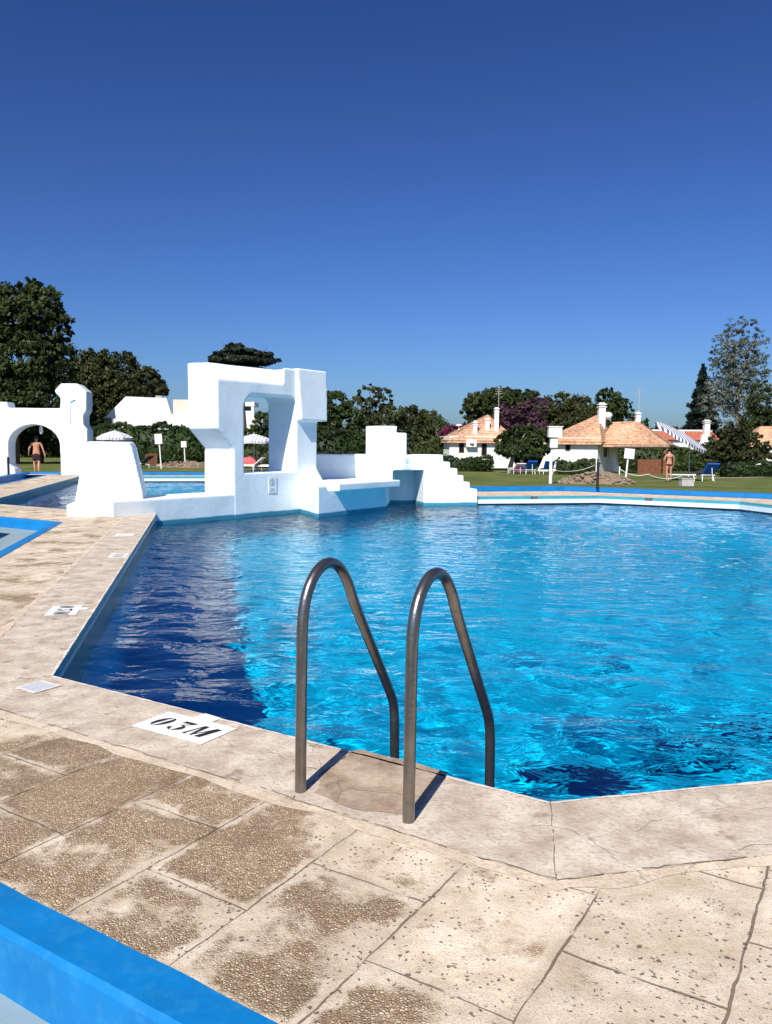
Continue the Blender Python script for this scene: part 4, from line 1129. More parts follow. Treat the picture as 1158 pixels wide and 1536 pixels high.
# right cottage with porch
Yd = 60; cc_ = at(896, 690, Yd); gB = lawn_z(cc_.x, cc_.y)
hb = empty('cottage', (cc_.x, cc_.y + 2, gB)); tag(hb, 'white cottage with two joined tiled hip roofs and an open porch', 'cottage')
HB = loc(frame((cc_.x, cc_.y), 32), hb)     # s to the right and back, w to the left and back
eb = at(893, 666, Yd).z - gB
mb = MB(); mb.prism([HB(0, 0, -.4), HB(3.0, 0, -.4), HB(3.0, 4.0, -.4), HB(0, 4.0, -.4)], (0, 0, eb + .4)); part(mb, 'wall', WHITE_FAR, hb)
HL = loc(frame((cc_.x, cc_.y), 32 - 90), hb)
window(hb, lambda s, w, z: HB(0 - (-w), s, z), 2.35, -.005, 1.15, .35, .85) if False else None
def HBL(s, w, z): return HB(w, s, z)
window(hb, HBL, 2.3, -.005, 1.2, .4, .8); window(hb, HB, 1.9, -.005, .75, .8, 1.4)
mb = MB(); mb.prism([HB(-.01, 3.3, -.4), HB(-.01, 4.7, -.4), HB(-.01, 3.9, 1.5)], HB(.5, 0, 0) - HB(0, 0, 0)); part(mb, 'buttress', WHITE_FAR, hb); mb = MB(); mb.prism([HB(2.5, -.55, -.4), HB(2.95, -.55, -.4), HB(2.9, 0, eb), HB(2.5, 0, eb)], HB(0, .05, 0) - HB(0, 0, 0)); 
mb.prism([HB(2.7, .1, -.4), HB(2.7, -.9, -.4), HB(2.7, -.25, eb - .1), HB(2.7, .1, eb - .1)], HB(.45, 0, 0) - HB(0, 0, 0)); part(mb, 'buttress', WHITE_FAR, hb)
cs = [HB(-.4, -.4, 0), HB(3.4, -.5, 0), HB(3.4, 4.5, 0), HB(-.4, 4.5, 0)]
ap1 = at(897, 623, Yd + 3); ap1 = Vector((ap1.x, ap1.y, ap1.z)) - hb.location
tiled_hip([(c.x, c.y) for c in cs], eb + .1, [ap1], 'roof', hb, ROOF)
pe = at(960, 668, Yd + 1).z - gB
pc = [at(899, 668, Yd - .3), at(1004, 668, Yd + .5), at(1012, 668, Yd + 6), at(905, 668, Yd + 6)]
ap2 = at(956, 632, Yd + 3) - hb.location
tiled_hip([(p.x - hb.location.x, p.y - hb.location.y) for p in pc], pe, [at(918, 634, Yd + 3) - hb.location, ap2], 'porch_roof', hb, ROOF)
for p in (pc[1], pc[2]):
    MB().box((p.x - hb.location.x - .25, p.y - hb.location.y + .25, pe / 2 - .15), (.2, .2, pe + .1)).build('post', WOOD, hb)
for px, tp, w, dy in ((903, 603, .5, 2.2), (957, 617, .36, 3)):
    q = at(px, tp, Yd + dy) - hb.location; chimney(hb, (q.x, q.y, eb + .8), w, q.z - eb - .8 - .45)
q = at(912, 624, Yd + 2.2) - hb.location; MB().lathe((q.x, q.y, q.z - .3), [(.1, 0), (.3, .2), (.34, .35), (.3, .5), (.1, .6)], 12).build('round_vent', WHITE_FAR, hb, smooth=True)
q = at(958, 622, Yd + 3) - hb.location; antenna(hb, q, 2.1)
MB().tube([at(922, 671, Yd - .4) - hb.location, at(1003, 671, Yd + .1) - hb.location], .07, 6).build('gutter', mat('dark_beam', (.08, .06, .05), .7), hb)

# wooden screens
def screen(px0, px1, Y, top, label):
    a = foot(px0, Y); b = foot(px1, Y + .4); root = empty('wooden_screen', a); tag(root, label, 'screen', 'wooden screens on the lawn')
    t = b - a; L = Vector((t.x, t.y, 0)).length; n = max(4, int(L / .14)); H = at((px0 + px1) / 2, top, Y).z - a.z; mb = MB()
    for k in range(n):
        c = t * ((k + .5) / n); mb.box((c.x, c.y, H / 2), (L / n * .9, .04, H + random.uniform(-.05, .05)), math.atan2(t.y, t.x))
    mb.build('planks', WOOD, root)
    for z in (.25, H - .2): MB().box((t.x / 2, t.y / 2 + .05, z), (L, .05, .08), math.atan2(t.y, t.x)).build('rail', WOOD, root)
screen(957, 992, 56, 689, 'reddish brown plank screen under the porch of the right cottage')
screen(219, 236, 58, 680, 'small brown plank screen by the tall hedge left of the tower')

# red-roofed house far right
Yr = 84
rr = foot(1040, Yr); hr = empty('house', rr); tag(hr, 'far white house with a low red roof and white chimney, behind the striped parasol', 'house')
L0 = at(990, 660, Yr).x - rr.x; L1 = at(1078, 660, Yr).x - rr.x; ze = at(1040, 660, Yr).z - rr.z; zt = at(1040, 646, Yr).z - rr.z
mb = MB(); mb.prism([(L0, 0, -.3), (L1, 0, -.3), (L1, 5, -.3), (L0, 5, -.3)], (0, 0, ze + .25)); part(mb, 'wall', WHITE_FAR, hr)
mb = MB(); mb.prism([(L0 - .2, -.3, ze), (L0 - .2, 2.5, zt), (L0 - .2, 5.3, ze)], (L1 - L0 + .4, 0, 0)); part(mb, 'roof', ROOFRED, hr)
mb = MB(); mb.box(((L0 + L1) / 2, 2.5, zt + .06), (L1 - L0 + .5, .35, .16)); part(mb, 'ridge', WHITE_FAR, hr)
q = at(1063, 631, Yr - 1) - hr.location; chimney(hr, (q.x, q.y + .5, ze - .2), .55, q.z - ze - .1)
mb = MB(); mb.prism([(q.x - .9, -.6, 0), (q.x + 1.3, -.6, 0), (q.x + .5, -.6, ze + .55), (q.x - .4, -.6, ze + .55)], (0, .5, 0)); part(mb, 'buttress', WHITE_FAR, hr)
for s in (.25, .6): window(hr, lambda a, b, z: Vector((L0 + (L1 - L0) * s + a, b, z)), 0, -.01, .9, .7, 1.2)
# orange house fragment at the right edge
oh = foot(1150, 74); ho = empty('house', oh); tag(ho, 'orange tiled house glimpsed above the big bush at the right edge', 'house')
a0 = at(1126, 660, 74).x - oh.x; ze = at(1140, 668, 74).z - oh.z; zt = at(1140, 640, 76).z - oh.z
mb = MB(); mb.prism([(a0, 0, -.3), (a0 + 6, 0, -.3), (a0 + 6, 4, -.3), (a0, 4, -.3)], (0, 0, ze + .3)); part(mb, 'wall', WHITE_FAR, ho)
tiled_hip([(a0 - .3, -.3), (a0 + 6.3, -.3), (a0 + 6.3, 4.3), (a0 - .3, 4.3)], ze, [Vector((a0 + 1.8, 2, zt)), Vector((a0 + 4.2, 2, zt))], 'roof', ho, ROOF, rows=8)
window(ho, lambda a, b, z: Vector((a0 + 1.4 + a, b, z)), 0, -.01, .9, .7, 1.2)
# white curved garden wall at the right edge
gw = foot(1152, 66); go = empty('garden_wall', gw); tag(go, 'low white garden wall with a curved pier at the right edge', 'wall')
mb = MB(); zz = lambda py, px=1150: at(px, py, 66).z - gw.z
x = lambda px: at(px, 690, 66).x - gw.x
mb.prism([(x(1146), 0, -.3), (x(1190), 0, -.3), (x(1190), 0, zz(694)), (x(1159), 0, zz(690)), (x(1154), 0, zz(668)), (x(1147), 0, zz(668)), (x(1149), 0, zz(690))], (0, .35, 0))
mb.prism([(x(1108), 0, -.3), (x(1150), 0, -.3), (x(1150), 0, zz(704)), (x(1110), 0, zz(706))], (0, .3, 0))
o = mb.build('wall', WHITE_FAR, go); plaster_up(o, .05, 2)

# white villa on the left, upper storeys above the hedge
Yv = 66; vb = foot(225, Yv); vi = empty('villa', vb); tag(vi, 'white flat-roofed villa with a sloping parapet above the tall hedge', 'villa')
X = lambda px: at(px, 620, Yv).x - vb.x
Zv = lambda py: at(225, py, Yv).z - vb.z
mb = MB()
mb.prism([(X(150), 0, -.3), (X(310), 0, -.3), (X(310), 0, Zv(621)), (X(257), 0, Zv(621)), (X(250), 0, Zv(597)), (X(189), 0, Zv(595)), (X(157), 0, Zv(627))], (0, .3, 0))
mb.prism([(X(160), .3, -.3), (X(310), .3, -.3), (X(310), 6, -.3), (X(160), 6, -.3)], (0, 0, Zv(622) + .3))
part(mb, 'wall', WHITE_FAR, vi)
mb = MB(); mb.prism([(X(250), 2.0, Zv(640)), (X(300), 2.0, Zv(640)), (X(300), 2.0, Zv(597)), (X(250), 2.0, Zv(597))], (0, 3.5, 0)); part(mb, 'upper_room', PINKROOF, vi)
mb = MB(); mb.prism([(X(270), 1.2, Zv(621)), (X(300), 1.2, Zv(621)), (X(300), 1.2, Zv(617)), (X(270), 1.2, Zv(617))], (0, .8, 0)); part(mb, 'balcony_slab', PINKROOF, vi)
chimney(vi, ((X(285)), 3.0, Zv(600)), .7, 1.0)
window(vi, lambda a, b, z: Vector((X(162) + a, b, z)), 0, -.01, Zv(640), .55, .7)
mb = MB(); mb.box((X(238), 0.15, Zv(598) + .1), (.5, .25, .3)); part(mb, 'roof_vent', GREY, vi)
# small white house seen through the tower window
Yw = 90; wb = foot(375, Yw); wi = empty('villa', wb); tag(wi, 'small white villa with a balcony, seen through the tower window', 'villa')
X = lambda px: at(px, 620, Yw).x - wb.x
Zv = lambda py: at(375, py, Yw).z - wb.z
mb = MB(); mb.prism([(X(345), 0, -.3), (X(394), 0, -.3), (X(394), 0, Zv(625)), (X(345), 0, Zv(625))], (0, 4, 0)); part(mb, 'wall', WHITE_FAR, wi)
mb = MB(); mb.prism([(X(345), .6, Zv(625)), (X(377), .6, Zv(625)), (X(377), .6, Zv(616)), (X(345), .6, Zv(616))], (0, .3, 0)); mb.box((X(378), .5, Zv(614)), (.3, .3, Zv(603) - Zv(626))); mb.prism([(X(345), .3, Zv(609)), (X(381), .3, Zv(609)), (X(381), .3, Zv(603)), (X(345), .3, Zv(603))], (0, 3, 0)); part(mb, 'balcony', WHITE_FAR, wi)
mb = MB(); mb.prism([(X(345), 2, Zv(625)), (X(376), 2, Zv(625)), (X(376), 2, Zv(609)), (X(345), 2, Zv(609))], (0, .1, 0)); part(mb, 'doorway', GLASSDARK, wi)

# ------------------------------------------------------------------ garden furniture
def parasol(px, top, Y, rad, H, m, label, tilt=0, taz=0, pole_px=None):
    b = foot(px if pole_px is None else pole_px, Y); root = empty('parasol', b); tag(root, label, 'parasol', 'parasols on the lawn')
    apex = at(px, top, Y) - b
    rot = Matrix.Rotation(R(tilt), 3, Vector((math.cos(R(taz)), math.sin(R(taz)), 0)))
    n = 8; mb = MB(); ringp = []
    rows = [(.06, 0), (.35, -.10), (.7, -.25), (1.0, -.46)]
    vs = []
    for rr_, dz in rows:
        for k in range(n * 2):
            a = math.pi * k / n; sc = rr_ * rad * (1 if k % 2 == 0 else .945)
            vs.append(rot @ Vector((sc * math.cos(a), sc * math.sin(a), dz * H - (0.03 if k % 2 and rr_ > .5 else 0))) + apex)
    fs = []
    for i in range(len(rows) - 1):
        for k in range(2 * n):
            j = (k + 1) % (2 * n); fs.append((i * 2 * n + k, i * 2 * n + j, (i + 1) * 2 * n + j, (i + 1) * 2 * n + k))
    fs.append(tuple(range(2 * n)))
    # valance
    b0 = len(vs); last = vs[-2 * n:]
    vs += [p + rot @ Vector((0, 0, -.16)) for p in last]
    for k in range(2 * n):
        j = (k + 1) % (2 * n); fs.append((b0 - 2 * n + k, b0 - 2 * n + j, b0 + j, b0 + k))
    mb.add(vs, fs); mb.build('canopy', m, root)
    mb = MB()
    for k in range(n):
        a = 2 * math.pi * k / n; mb.tube([apex + rot @ Vector((0, 0, -.06)), apex + rot @ Vector((rad * .97 * math.cos(a), rad * .97 * math.sin(a), -.46 * H - .02))], .012, 5)
    mb.build('ribs', WHITE_METAL, root)
    MB().tube([(0, 0, 0), (0, 0, max(.5, apex.z - .9)), apex + Vector((0, 0, .08))], .024, 8).build('pole', WHITE_METAL, root)
    MB().lathe((0, 0, 0), [(.26, 0), (.26, .06), (.06, .1), (.05, .25)], 14).build('base', GREY, root)
    return root
parasol(172, 646, 54, 1.25, 1.0, CANVAS, 'pale grey parasol over the abutment, against the tall hedge')
parasol(381, 651, 52, 1.28, .95, CANVAS, 'pale parasol seen through the tower window')
pr = parasol(1025, 649, 43, 1.6, .42, STRIPE, 'blue and white striped parasol tilted beside the standing woman', 31, 62, 1034)

def lounger(label, group, loc_, rz, cushion, back=55):
    root = empty('sun_lounger', loc_, rz); tag(root, label, 'sun lounger', group)
    mb = MB()
    for sy in (-.3, .3): mb.box((0.1, sy, .33), (1.35, .05, .06))
    for x_ in (-.5, .1, .7): mb.box((x_, 0, .34), (.05, .56, .04))
    mb.build('frame', WHITE_METAL, root, bevel=.008)
    for x_ in (-.45, .65):
        for sy in (-.3, .3): MB().tube([(x_, sy, .32), (x_ + (.06 if x_ > 0 else -.06), sy * 1.08, 0)], [.03, .022], 7).build('leg', WHITE_METAL, root)
    MB().box((.1, 0, .40), (1.25, .56, .07)).build('seat_cushion', cushion, root, bevel=.02)
    a = R(back); Mx = Matrix.Rotation(a, 3, 'Y')
    c = Vector((-.52 - .36 * math.cos(a), 0, .40 + .36 * math.sin(a)))
    MB().box(c, (.74, .68, .07), M=Matrix.Rotation(a, 3, 'Y')).build('backrest', cushion, root, bevel=.02)
    mb = MB()
    for sy in (-.3, .3): mb.tube([(-.5, sy, .36), (-.5 - .72 * math.cos(a), sy, .36 + .74 * math.sin(a))], .022, 6)
    mb.tube([(-.5 - .5 * math.cos(a), 0, .36 + .5 * math.sin(a)), (-.95, 0, .05)], .018, 6)
    mb.build('back_support', WHITE_METAL, root)
    return root
GR = 'sun loungers on the lawn'
lounger('left of two blue cushioned sun loungers under the dark round tree', GR, foot(793, 55), R(97), BLUEC, 48)
lounger('right of two blue cushioned sun loungers, next to the white lamp post', GR, foot(820, 55), R(92), BLUEC, 48)
lounger('white sun lounger under the dark round tree, left of the two blue cushioned ones', GR, foot(774, 55.5), R(100), TOWEL, 30)
lounger('blue cushioned sun lounger standing on the open lawn by the striped parasol', GR, foot(1056, 42.5), R(97), BLUEC, 48)
lounger('sun lounger with a dark cushion beside the standing woman', GR, foot(1026, 42.5), R(170), DARKC, 20)
lounger('white sun lounger with white cushion, seen through the tower window', GR, foot(398, 51), R(168), TOWEL, 18)
lounger('sun lounger piled with a pink towel, at the left of the tower window', GR, foot(371, 51), R(172), TOWEL, 40)
lounger('sun lounger with a dark cushion by the parasol at the tall hedge', GR, foot(204, 52), R(165), DARKC, 35)
def bundle(name, label, cat, c, r_, m, seed):
    rg = np.random.default_rng(seed); bm = bmesh.new(); bmesh.ops.create_icosphere(bm, subdivisions=3, radius=1)
    for v in bm.verts:
        n_ = sum(math.sin(v.co.x * f + p) * math.cos(v.co.y * f * 1.3 + p) * math.sin(v.co.z * f + 2 * p) for f, p in zip((3, 5, 8), rg.uniform(0, 6, 3)))
        v.co = v.co * (1 + .16 * n_); v.co.x *= r_[0]; v.co.y *= r_[1]; v.co.z = v.co.z * r_[2] if v.co.z > 0 else v.co.z * r_[2] * .25
    me = bpy.data.meshes.new(name); bm.to_mesh(me); bm.free(); me.materials.append(m)
    me.polygons.foreach_set('use_smooth', [True] * len(me.polygons))
    o = bpy.data.objects.new(name, me); COL.objects.link(o); o.location = c; tag(o, label, cat); return o
p = foot(371, 51); bundle('towel', 'pink towel heaped on a sun lounger, seen through the tower window', 'towel', (p.x + .1, p.y, p.z + .48), (.45, .3, .42), PINK, 1)
p = foot(800, 55); bundle('towel', 'small mauve towel lying between the two blue loungers', 'towel', (p.x - 1.0, p.y - .2, p.z + .30), (.35, .25, .1), mat('mauve_cloth', (.35, .08, .25), .9), 2)

# lamp post, signs, rope posts
def lamp_post(px, Y, label):
    b = foot(px, Y); root = empty('lamp_post', b); tag(root, label, 'lamp post')
    z = lambda py: at(px, py, Y).z - b.z; k = mpp(Y)
    MB().tube([(0, 0, -.1), (.0, 0, z(690)), (.06, 0, z(668))], [.075, .07, .06], 10).build('post', WHITE_METAL, root)
    MB().box((.09, -.02, z(664)), (11 * k, .25, 15 * k)).build('lower_box', WHITE_METAL, root, bevel=.01)
    h = MB().box((.13, -.05, z(648.5)), (20 * k, .35, 15 * k)).build('lamp_head', WHITE_METAL, root, bevel=.015)
    mb = MB(); mb.box((.13, -.05, z(640)), (20 * k + .06, .4, .04)); mb.build('lid', WHITE_METAL, h)
lamp_post(826.5, 36, 'white lamp post with a boxy head beside the blue loungers')
def sign_post(px0, pybase, px1, ptop, pbot, w, Y, label):
    b = foot(px0, Y); root = empty('sign_post', b); tag(root, label, 'sign', 'white sign boards on posts')
    t = at(px1, ptop, Y) - b; c = at(px1, (ptop + pbot) / 2, Y) - b; k = mpp(Y)
    MB().tube([(0, 0, -.1), t * .95], .045, 8).build('post', WHITE_METAL, root)
    ang = math.atan2(t.x, t.z)
    MB().box(c + Vector((0, -.06, 0)), (w * k, .05, (pbot - ptop) * k), M=Matrix.Rotation(ang, 3, 'Y')).build('board', WHITE_METAL, root, bevel=.006)
sign_post(939, 717, 943.5, 673, 688, 15, 38, 'white sign board on a leaning post before the right cottage porch')
sign_post(242, 697, 238, 651, 666, 11, 52, 'larger white sign board on a post left of the tower')
sign_post(278, 695, 276, 662, 671, 8, 58, 'smaller white sign board on a post left of the tower')

def rope_post(px, Y, top, base, m, r_, label):
    b = at(px, base, Y); root = empty('rope_post', b); tag(root, label, 'post', 'rope posts round the pool')
    H = at(px, top, Y).z - b.z
    MB().lathe((0, 0, 0), [(r_ * 1.6, 0), (r_ * 1.6, .03), (r_, .05), (r_, H - .04), (r_ * 1.3, H - .03), (r_ * 1.3, H - .01), (r_ * .6, H)], 12).build('shaft', m, root)
    MB().lathe((0, 0, H - .0), [(r_ * .9, 0), (r_ * .9, .03), (r_ * .3, .05)], 10).build('cap', m, root)
    return b, H
bp_, bH = rope_post(896, 27.5, 695, 733, BLACK, .045, 'black rope post on the far pool edge')
rope_post(13, 34.5, 687, 714, BLACK, .05, 'black rope post in front of the arch gateway')
rope_post(894, 40, 690, 712, WHITE_METAL, .03, 'thin white post behind the black rope post')
rope_post(929, 38.5, 701, 716, WHITE_METAL, .03, 'short white rope post near the leaning sign')
def rope(pts, label, r_=.016):
    Q = []
    for a, b in zip(pts[:-1], pts[1:]):
        for k in range(10): s = k / 10; Q.append(a.lerp(b, s) + Vector((0, 0, -.18 * 4 * s * (1 - s))))
    Q.append(pts[-1]); o = MB().tube(Q, r_, 6).build('barrier_rope', ROPE, None, smooth=True)
    tag(o, label, 'rope', 'ropes round the pool')
rope([at(828, 705, 36), at(894, 697, 40)], 'white rope sagging from the lamp post to the thin white post')
rope([at(929, 703, 38.5), at(972, 711, 38), at(1022, 714, 38.5), at(1045, 715.5, 40)], 'white rope low over the lawn behind the grey box')
rope([at(-30, 690, 34.5), at(13, 690, 34.5)], 'thin rope on the black post by the gateway', .018)
rope([at(205, 690, 53), at(243, 697, 52)], 'thin rope by the sign boards left of the tower', .02)

# grey box on the lawn
gb = foot(1031, 34.5); o = empty('meter_box', gb); tag(o, 'small grey concrete box on the lawn below the dark lounger', 'box')
MB().box((0, 0, .13), (.52, .4, .30)).build('body', GREY, o, bevel=.015); MB().box((0, 0, .30), (.56, .44, .035)).build('lid', GREY, o, bevel=.01)

# stone mounds
def mound(px, Y, rx, h, label, seed, n=150):
    rg = np.random.default_rng(seed); c = foot(px, Y); root = empty('rockery', c); tag(root, label, 'rockery', 'rockeries on the lawn')
    bm = bmesh.new(); bmesh.ops.create_grid(bm, x_segments=40, y_segments=24, size=1)
    for v in bm.verts:
        d = min(1, math.hypot(v.co.x, v.co.y)); z = (1 - d * d) ** 1.2 * h * (1 + .2 * math.sin(v.co.x * 5) + .12 * math.sin(v.co.y * 9 + v.co.x * 11))
        v.co = Vector((v.co.x * rx, v.co.y * rx * .5, z - .06))
    me = bpy.data.meshes.new('soil'); bm.to_mesh(me); bm.free(); me.materials.append(mat('dry_soil', (.20, .14, .09), .95, var=.3, vscale=3, bump=.8, bscale=8))
    o = bpy.data.objects.new('soil', me); COL.objects.link(o); o.parent = root
    mb = MB()
    for k in range(n):
        a = rg.uniform(0, 6.28); q = rg.uniform(0, 1) ** .5 * .93; x_, y_ = q * math.cos(a), q * math.sin(a); s = rg.uniform(.04, .11)
        z = (1 - q * q) ** 1.2 * h
        bm = bmesh.new(); bmesh.ops.create_icosphere(bm, subdivisions=1, radius=1)
        sc = rg.uniform(.6, 1.3, 3)
        vs = [Vector((v.co.x * sc[0] * s * rg.uniform(.8, 1.2), v.co.y * sc[1] * s, v.co.z * sc[2] * s * .7)) + Vector((x_ * rx, y_ * rx * .5, z)) for v in bm.verts]
        mb.add(vs, [tuple(v.index for v in f.verts) for f in bm.faces]); bm.free()
    st = mb.build('stones', mat('field_stones', (.24, .185, .14), .9, var=.4, vscale=2.5), root); tag(st, kind='stuff')
mound(896, 36.5, 1.95, .52, 'low rockery of brown stones behind the black rope post', 1)
mound(278, 57, 2.6, .42, 'low rockery of brown stones below the smaller sign board', 2)
# pale path strips on the lawn
def path(pts, w, name='path'):
    mb = MB()
    for a, b in zip(pts[:-1], pts[1:]):
        t = (b - a); q = Vector((-t.y, t.x, 0)).normalized() * w / 2; zz = Vector((0, 0, .03))
        mb.add([a - q + zz, b - q + zz, b + q + zz, a + q + zz], [(0, 1, 2, 3)])
    tag(mb.build(name, mat('pale_path', (.45, .42, .33), .9, var=.1), None), kind='structure')
path([foot(1060, 47), foot(1110, 50), foot(1180, 54)], .5)
path([foot(668, 57.5), foot(700, 58.5), foot(735, 59)], .3)
mb = MB()
path([AF(-2.3, -.2, -.03), AF(-.2, -.2, -.03)], 0.1) if False else None
tag(flat('gateway_path', [AF(-2.36, -1.0, 0), AF(0, -1.0, 0), AF(0, 2.6, 0), AF(-2.36, 2.6, 0)], [], .012, GREY), kind='structure')

# overflow drains on the far coping
def drain(px, py, Y, label):
    c = at(px, py, Y); o = empty('drain_grate', c); tag(o, label, 'drain', 'drains on the far pool edge')
    MB().box((0, 0, 0), (.17, .05, .075), R(-8)).build('opening', BLACK, o)
    mb = MB()
    for k in range(5): mb.box((-.06 + .03 * k, -.028, 0), (.006, .006, .07))
    mb.build('bars', BLACK, o)
def on_edge(l, px, z):
    r = ray(px, 747); n = nrm(l[0]); t = l[1] / (n.x * r.x + n.y * r.y); return Vector((r.x * t, r.y * t, z))
for px, l, lab in ((801, BK1, 'small dark drain opening in the far pool edge, left one'), (973, BK2, 'small dark drain opening in the far pool edge, right one')):
    c = on_edge(l, px, -.035); n = nrm(l[0]); o = empty('drain_grate', c - Vector((n.x, n.y, 0)) * .012, R(-l[0])); tag(o, lab, 'drain', 'drains on the far pool edge')
    MB().box((0, 0, 0), (.20, .03, .065)).build('opening', BLACK, o)
    mb = MB()
    for k in range(5): mb.box((-.07 + .035 * k, -.018, 0), (.007, .006, .06))
    mb.build('bars', GREY, o)

# ------------------------------------------------------------------ people
def skin_mesh(name, chains, m, parent, root_first=True, sub=2):
    """chains of (point, radius); a chain starting with an int joins an earlier vertex"""
    V = []; E = []; Rd = []
    for ch in chains:
        prev = None
        for q in ch:
            if isinstance(q, int): prev = q; continue
            V.append(q[0]); Rd.append(q[1]); i = len(V) - 1
            if prev is not None: E.append((prev, i))
            prev = i
    me = bpy.data.meshes.new(name); me.from_pydata(V, E, []); o = bpy.data.objects.new(name, me); COL.objects.link(o)
    s = o.modifiers.new('s', 'SKIN'); s.use_smooth_shade = True
    for i, d in enumerate(me.skin_vertices[0].data):
        rr_ = Rd[i]; d.radius = rr_ if hasattr(rr_, '__len__') else (rr_, rr_); d.use_root = (i == 0)
    ss_ = o.modifiers.new('d', 'SUBSURF'); ss_.levels = sub; ss_.render_levels = sub
    bake(o)
    o.data.materials.clear(); o.data.materials.append(m)
    o.data.polygons.foreach_set('use_smooth', [True] * len(o.data.polygons))
    if parent: o.parent = parent
    return o
def person(label, loc_, rz, h, skin, legs, arms, male=True, tw=0):
    """faces +Y; legs = (knee, foot) offsets per side, arms = (elbow, wrist) per side"""
    root = empty('person', loc_, rz); root.scale = (h / 1.75,) * 3; tag(root, label, 'person')
    sh = .205 if male else .175; hipw = .095 if male else .10; ws = (.155, .11) if male else (.125, .10)
    ch = [[((0, 0, .93), (.165, .115) if not male else (.155, .11)), ((0, .0, 1.10), ws), ((0, -.005, 1.27), (.17, .115) if male else (.145, .11)), ((0, -.01, 1.40), (.155, .10) if male else (.125, .09)), ((0, 0, 1.49), (.062, .062)), ((0, .015, 1.565), (.06, .075)), ((0, .02, 1.64), (.077, .098)), ((0, .01, 1.725), (.055, .072))]]
    n = 8
    for sg, (kn, ft) in zip((-1, 1), legs):
        ch.append([0, ((sg * hipw, 0, .84), (.085, .09)), ((sg * (hipw + kn[0]), kn[1], .50 + kn[2]), (.058, .06)), ((sg * (hipw + (kn[0] + ft[0]) / 2), (kn[1] + ft[1]) / 2 - .02, .30 + (kn[2] + ft[2]) / 2), (.052, .056)), ((sg * (hipw + ft[0]), ft[1], .085 + ft[2]), (.036, .04)), ((sg * (hipw + ft[0]), ft[1] + .06, .045 + ft[2]), (.042, .036)), ((sg * (hipw + ft[0] + .01), ft[1] + .16, .03 + ft[2]), (.04, .022))]); n += 6
    for sg, (el, wr) in zip((-1, 1), arms):
        i0 = n
        ch.append([3, ((sg * sh, -.01, 1.405), (.06, .06)), ((sg * (sh + .03), -.01, 1.33), (.05, .052)), (el, (.04, .042)), (wr, (.027, .03)), (tuple(Vector(wr) + (Vector(wr) - Vector(el)).normalized() * .07), (.022, .038))]); n += 5
        hand = n - 1; d = (Vector(wr) - Vector(el)).normalized(); base = Vector(wr) + d * .07
        for k, (off, ln) in enumerate(((-.028, .075), (-.010, .085), (.009, .08), (.026, .062))):
            p = base + Vector((0, off, 0)) + d * .02
            ch.append([hand, (tuple(p), .0095), (tuple(p + d * ln * .55 + Vector((-sg * .006, 0, 0))), .0085), (tuple(p + d * ln + Vector((-sg * .018, 0, 0))), .007)]); n += 3
        th_ = Vector(wr) + d * .03 + Vector((0, .035, 0))
        ch.append([hand - 1, (tuple(th_), .011), (tuple(th_ + d * .035 + Vector((0, .02, 0))), .0095)]); n += 2
    body = skin_mesh('body', ch, skin, root)
    # face and ears
    mb = MB(); mb.prism([(-.012, .105, 1.625), (.012, .105, 1.625), (0, .128, 1.60), ], (0, 0, .035)); 
    for sg in (-1, 1): mb.box((sg * .079, .01, 1.625), (.014, .035, .055))
    mb.build('face_features', skin, root, bevel=.004)
    mb = MB()
    for sg in (-1, 1): mb.box((sg * .032, .106, 1.645), (.026, .012, .012))
    mb.box((0, .104, 1.575), (.045, .01, .008)); mb.build('eyes_and_mouth', mat('dark_features', (.08, .03, .025), .5), root)
    return root
def cap_hair(root, m, long=False):
    bm = bmesh.new(); bmesh.ops.create_uvsphere(bm, u_segments=16, v_segments=12, radius=1)
    for v in bm.verts:
        x_, y_, z_ = v.co
        if z_ < -.1: z_ = -.1 if y_ > -.2 else max(z_, -.95)
        if y_ > .35 and z_ < .35: z_ = .35
        v.co = Vector((x_ * .090, .005 + y_ * .108, 1.675 + z_ * .095))
    if long:
        r_ = bmesh.ops.create_uvsphere(bm, u_segments=10, v_segments=8, radius=1)
        for v in r_['verts']: v.co = Vector((v.co.x * .05, -.11 + v.co.y * .045, 1.72 + v.co.z * .05))
    me = bpy.data.meshes.new('hair'); bm.to_mesh(me); bm.free(); me.materials.append(m); me.polygons.foreach_set('use_smooth', [True] * len(me.polygons))
    o = bpy.data.objects.new('hair', me); COL.objects.link(o); o.parent = root
SKIN_A = mat('tanned_skin', (.50, .23, .13), .55, var=.1, vscale=6)
SKIN_B = mat('warm_skin', (.48, .24, .15), .55, var=.1, vscale=6)
HAIR = mat('dark_hair', (.015, .010, .008), .6)
def grow(o, d):
    me = o.data; n = len(me.vertices); c = np.empty(n * 3); q = np.empty(n * 3); me.vertices.foreach_get('co', c); me.vertices.foreach_get('normal', q); me.vertices.foreach_set('co', c + q * d); me.update()
pm = foot(55, 38.4)
man = person('man seen from behind in dark swim shorts walking through the gateway', (pm.x, pm.y, .014), R(8), 1.78, SKIN_A,
             (((.02, .05, .0), (.01, .10, 0)), ((.01, -.02, .0), (.02, -.12, .03))), (((-.31, -.06, 1.16), (-.36, .06, .95)), ((.30, -.03, 1.15), (.37, -.02, .90))))
cap_hair(man, HAIR)
sh = skin_mesh('swim_shorts', [[((0, 0, .99), (.165, .125)), ((0, 0, .90), (.172, .13))], [1, ((-.105, .012, .74), (.10, .105)), ((-.112, .035, .56), (.092, .098))], [1, ((.105, -.005, .74), (.10, .105)), ((.108, -.015, .56), (.092, .098))]], mat('maroon_cloth', (.030, .006, .014), .9, var=.2), man)
pw = foot(1004, 40.5)
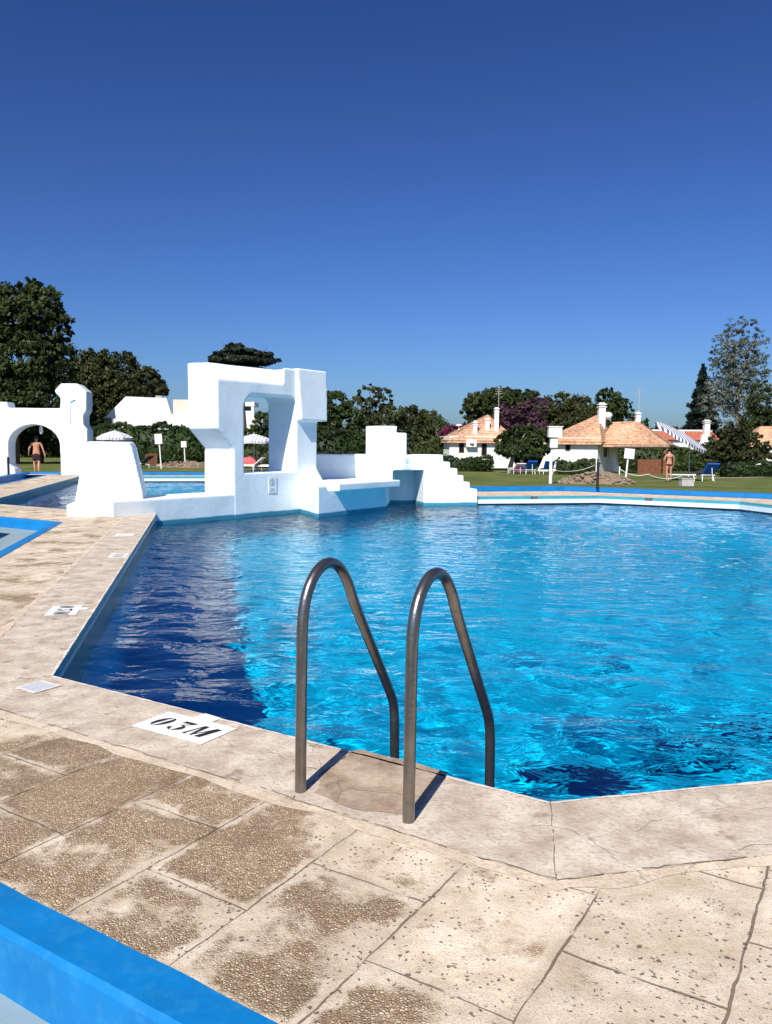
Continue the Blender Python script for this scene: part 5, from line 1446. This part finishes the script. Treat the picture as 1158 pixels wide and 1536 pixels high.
woman = person('woman seen from behind in a dark bikini, beside the striped parasol', pw, R(-6), 1.66, SKIN_B,
               (((.0, .02, .0), (.0, .0, 0)), ((.0, .03, .0), (.02, .05, 0))), (((-.27, .02, 1.15), (-.22, .14, .98)), ((.26, .02, 1.14), (.25, .10, .92))), male=False)
cap_hair(woman, HAIR, True)
BIK = mat('bikini_cloth', (.13, .015, .015), .8)
skin_mesh('bikini_bottom', [[((0, 0, .985), (.185, .135)), ((0, 0, .89), (.195, .145)), ((0, -.01, .81), (.15, .12))]], BIK, woman)
skin_mesh('bikini_top', [[((0, -.005, 1.325), (.168, .132)), ((0, -.005, 1.25), (.162, .130))]], mat('black_cloth', (.015, .012, .015), .8), woman)

# ------------------------------------------------------------------ light, sky, camera
EL, AZ = 44.0, 200.0
w = bpy.data.worlds.new('World'); scene.world = w; w.use_nodes = True
nt = w.node_tree; bg = nt.nodes['Background']
sky = nt.nodes.new('ShaderNodeTexSky'); sky.sky_type = 'NISHITA'; sky.sun_disc = False
sky.sun_elevation = R(EL); sky.sun_rotation = R(AZ); sky.altitude = 0; sky.air_density = 1.0; sky.dust_density = .9; sky.ozone_density = 2.0
tint = nt.nodes.new('ShaderNodeMix'); tint.data_type = 'RGBA'; tint.blend_type = 'MULTIPLY'; tint.inputs['Factor'].default_value = 1
tint.inputs[7].default_value = (.27, .50, .80, 1)      # the deep blue of the photograph's clear sky
nt.links.new(sky.outputs[0], tint.inputs[6]); gm = nt.nodes.new('ShaderNodeGamma'); gm.inputs['Gamma'].default_value = 1.4; nt.links.new(tint.outputs[2], gm.inputs['Color'])
t2 = nt.nodes.new('ShaderNodeMix'); t2.data_type = 'RGBA'; t2.blend_type = 'MULTIPLY'; t2.inputs['Factor'].default_value = 1; t2.inputs[7].default_value = (1.20, .715, .595, 1)
nt.links.new(gm.outputs[0], t2.inputs[6]); nt.links.new(t2.outputs[2], bg.inputs['Color']); bg.inputs['Strength'].default_value = .09
sd = bpy.data.lights.new('sun', 'SUN'); sd.energy = 5.0; sd.angle = R(.53); sd.color = (1, .94, .84); sd.cycles.is_caustics_light = True
so = bpy.data.objects.new('sun', sd); COL.objects.link(so)
d = Vector((-math.sin(R(AZ)) * math.cos(R(EL)), -math.cos(R(AZ)) * math.cos(R(EL)), -math.sin(R(EL))))
so.rotation_euler = d.to_track_quat('-Z', 'Y').to_euler(); so.location = (-10, -20, 30)

cam = bpy.data.cameras.new('camera'); co_ = bpy.data.objects.new('camera', cam); COL.objects.link(co_); scene.camera = co_
cam.sensor_fit = 'VERTICAL'; cam.sensor_height = 36; cam.lens = 36 * F / 1536; cam.clip_end = 3000; cam.clip_start = .05
co_.location = (0, 0, HC)
# looking +Y, pitched down, rolled slightly
M = Matrix.Rotation(R(90) - PITCH, 4, 'X') @ Matrix.Rotation(ROLL, 4, 'Z')
co_.rotation_euler = M.to_euler()
scene.view_settings.view_transform = 'Standard'; scene.view_settings.look = 'None'; scene.view_settings.exposure = .35; scene.view_settings.gamma = 1
scene.cycles.use_denoising = True
scene.cycles.max_bounces = 10; scene.cycles.diffuse_bounces = 4; scene.cycles.transmission_bounces = 6; scene.cycles.glossy_bounces = 4; scene.cycles.transparent_max_bounces = 6
scene.cycles.sample_clamp_indirect = 6; scene.cycles.caustics_refractive = True; scene.cycles.caustics_reflective = False
scene.cycles.blur_glossy = .5
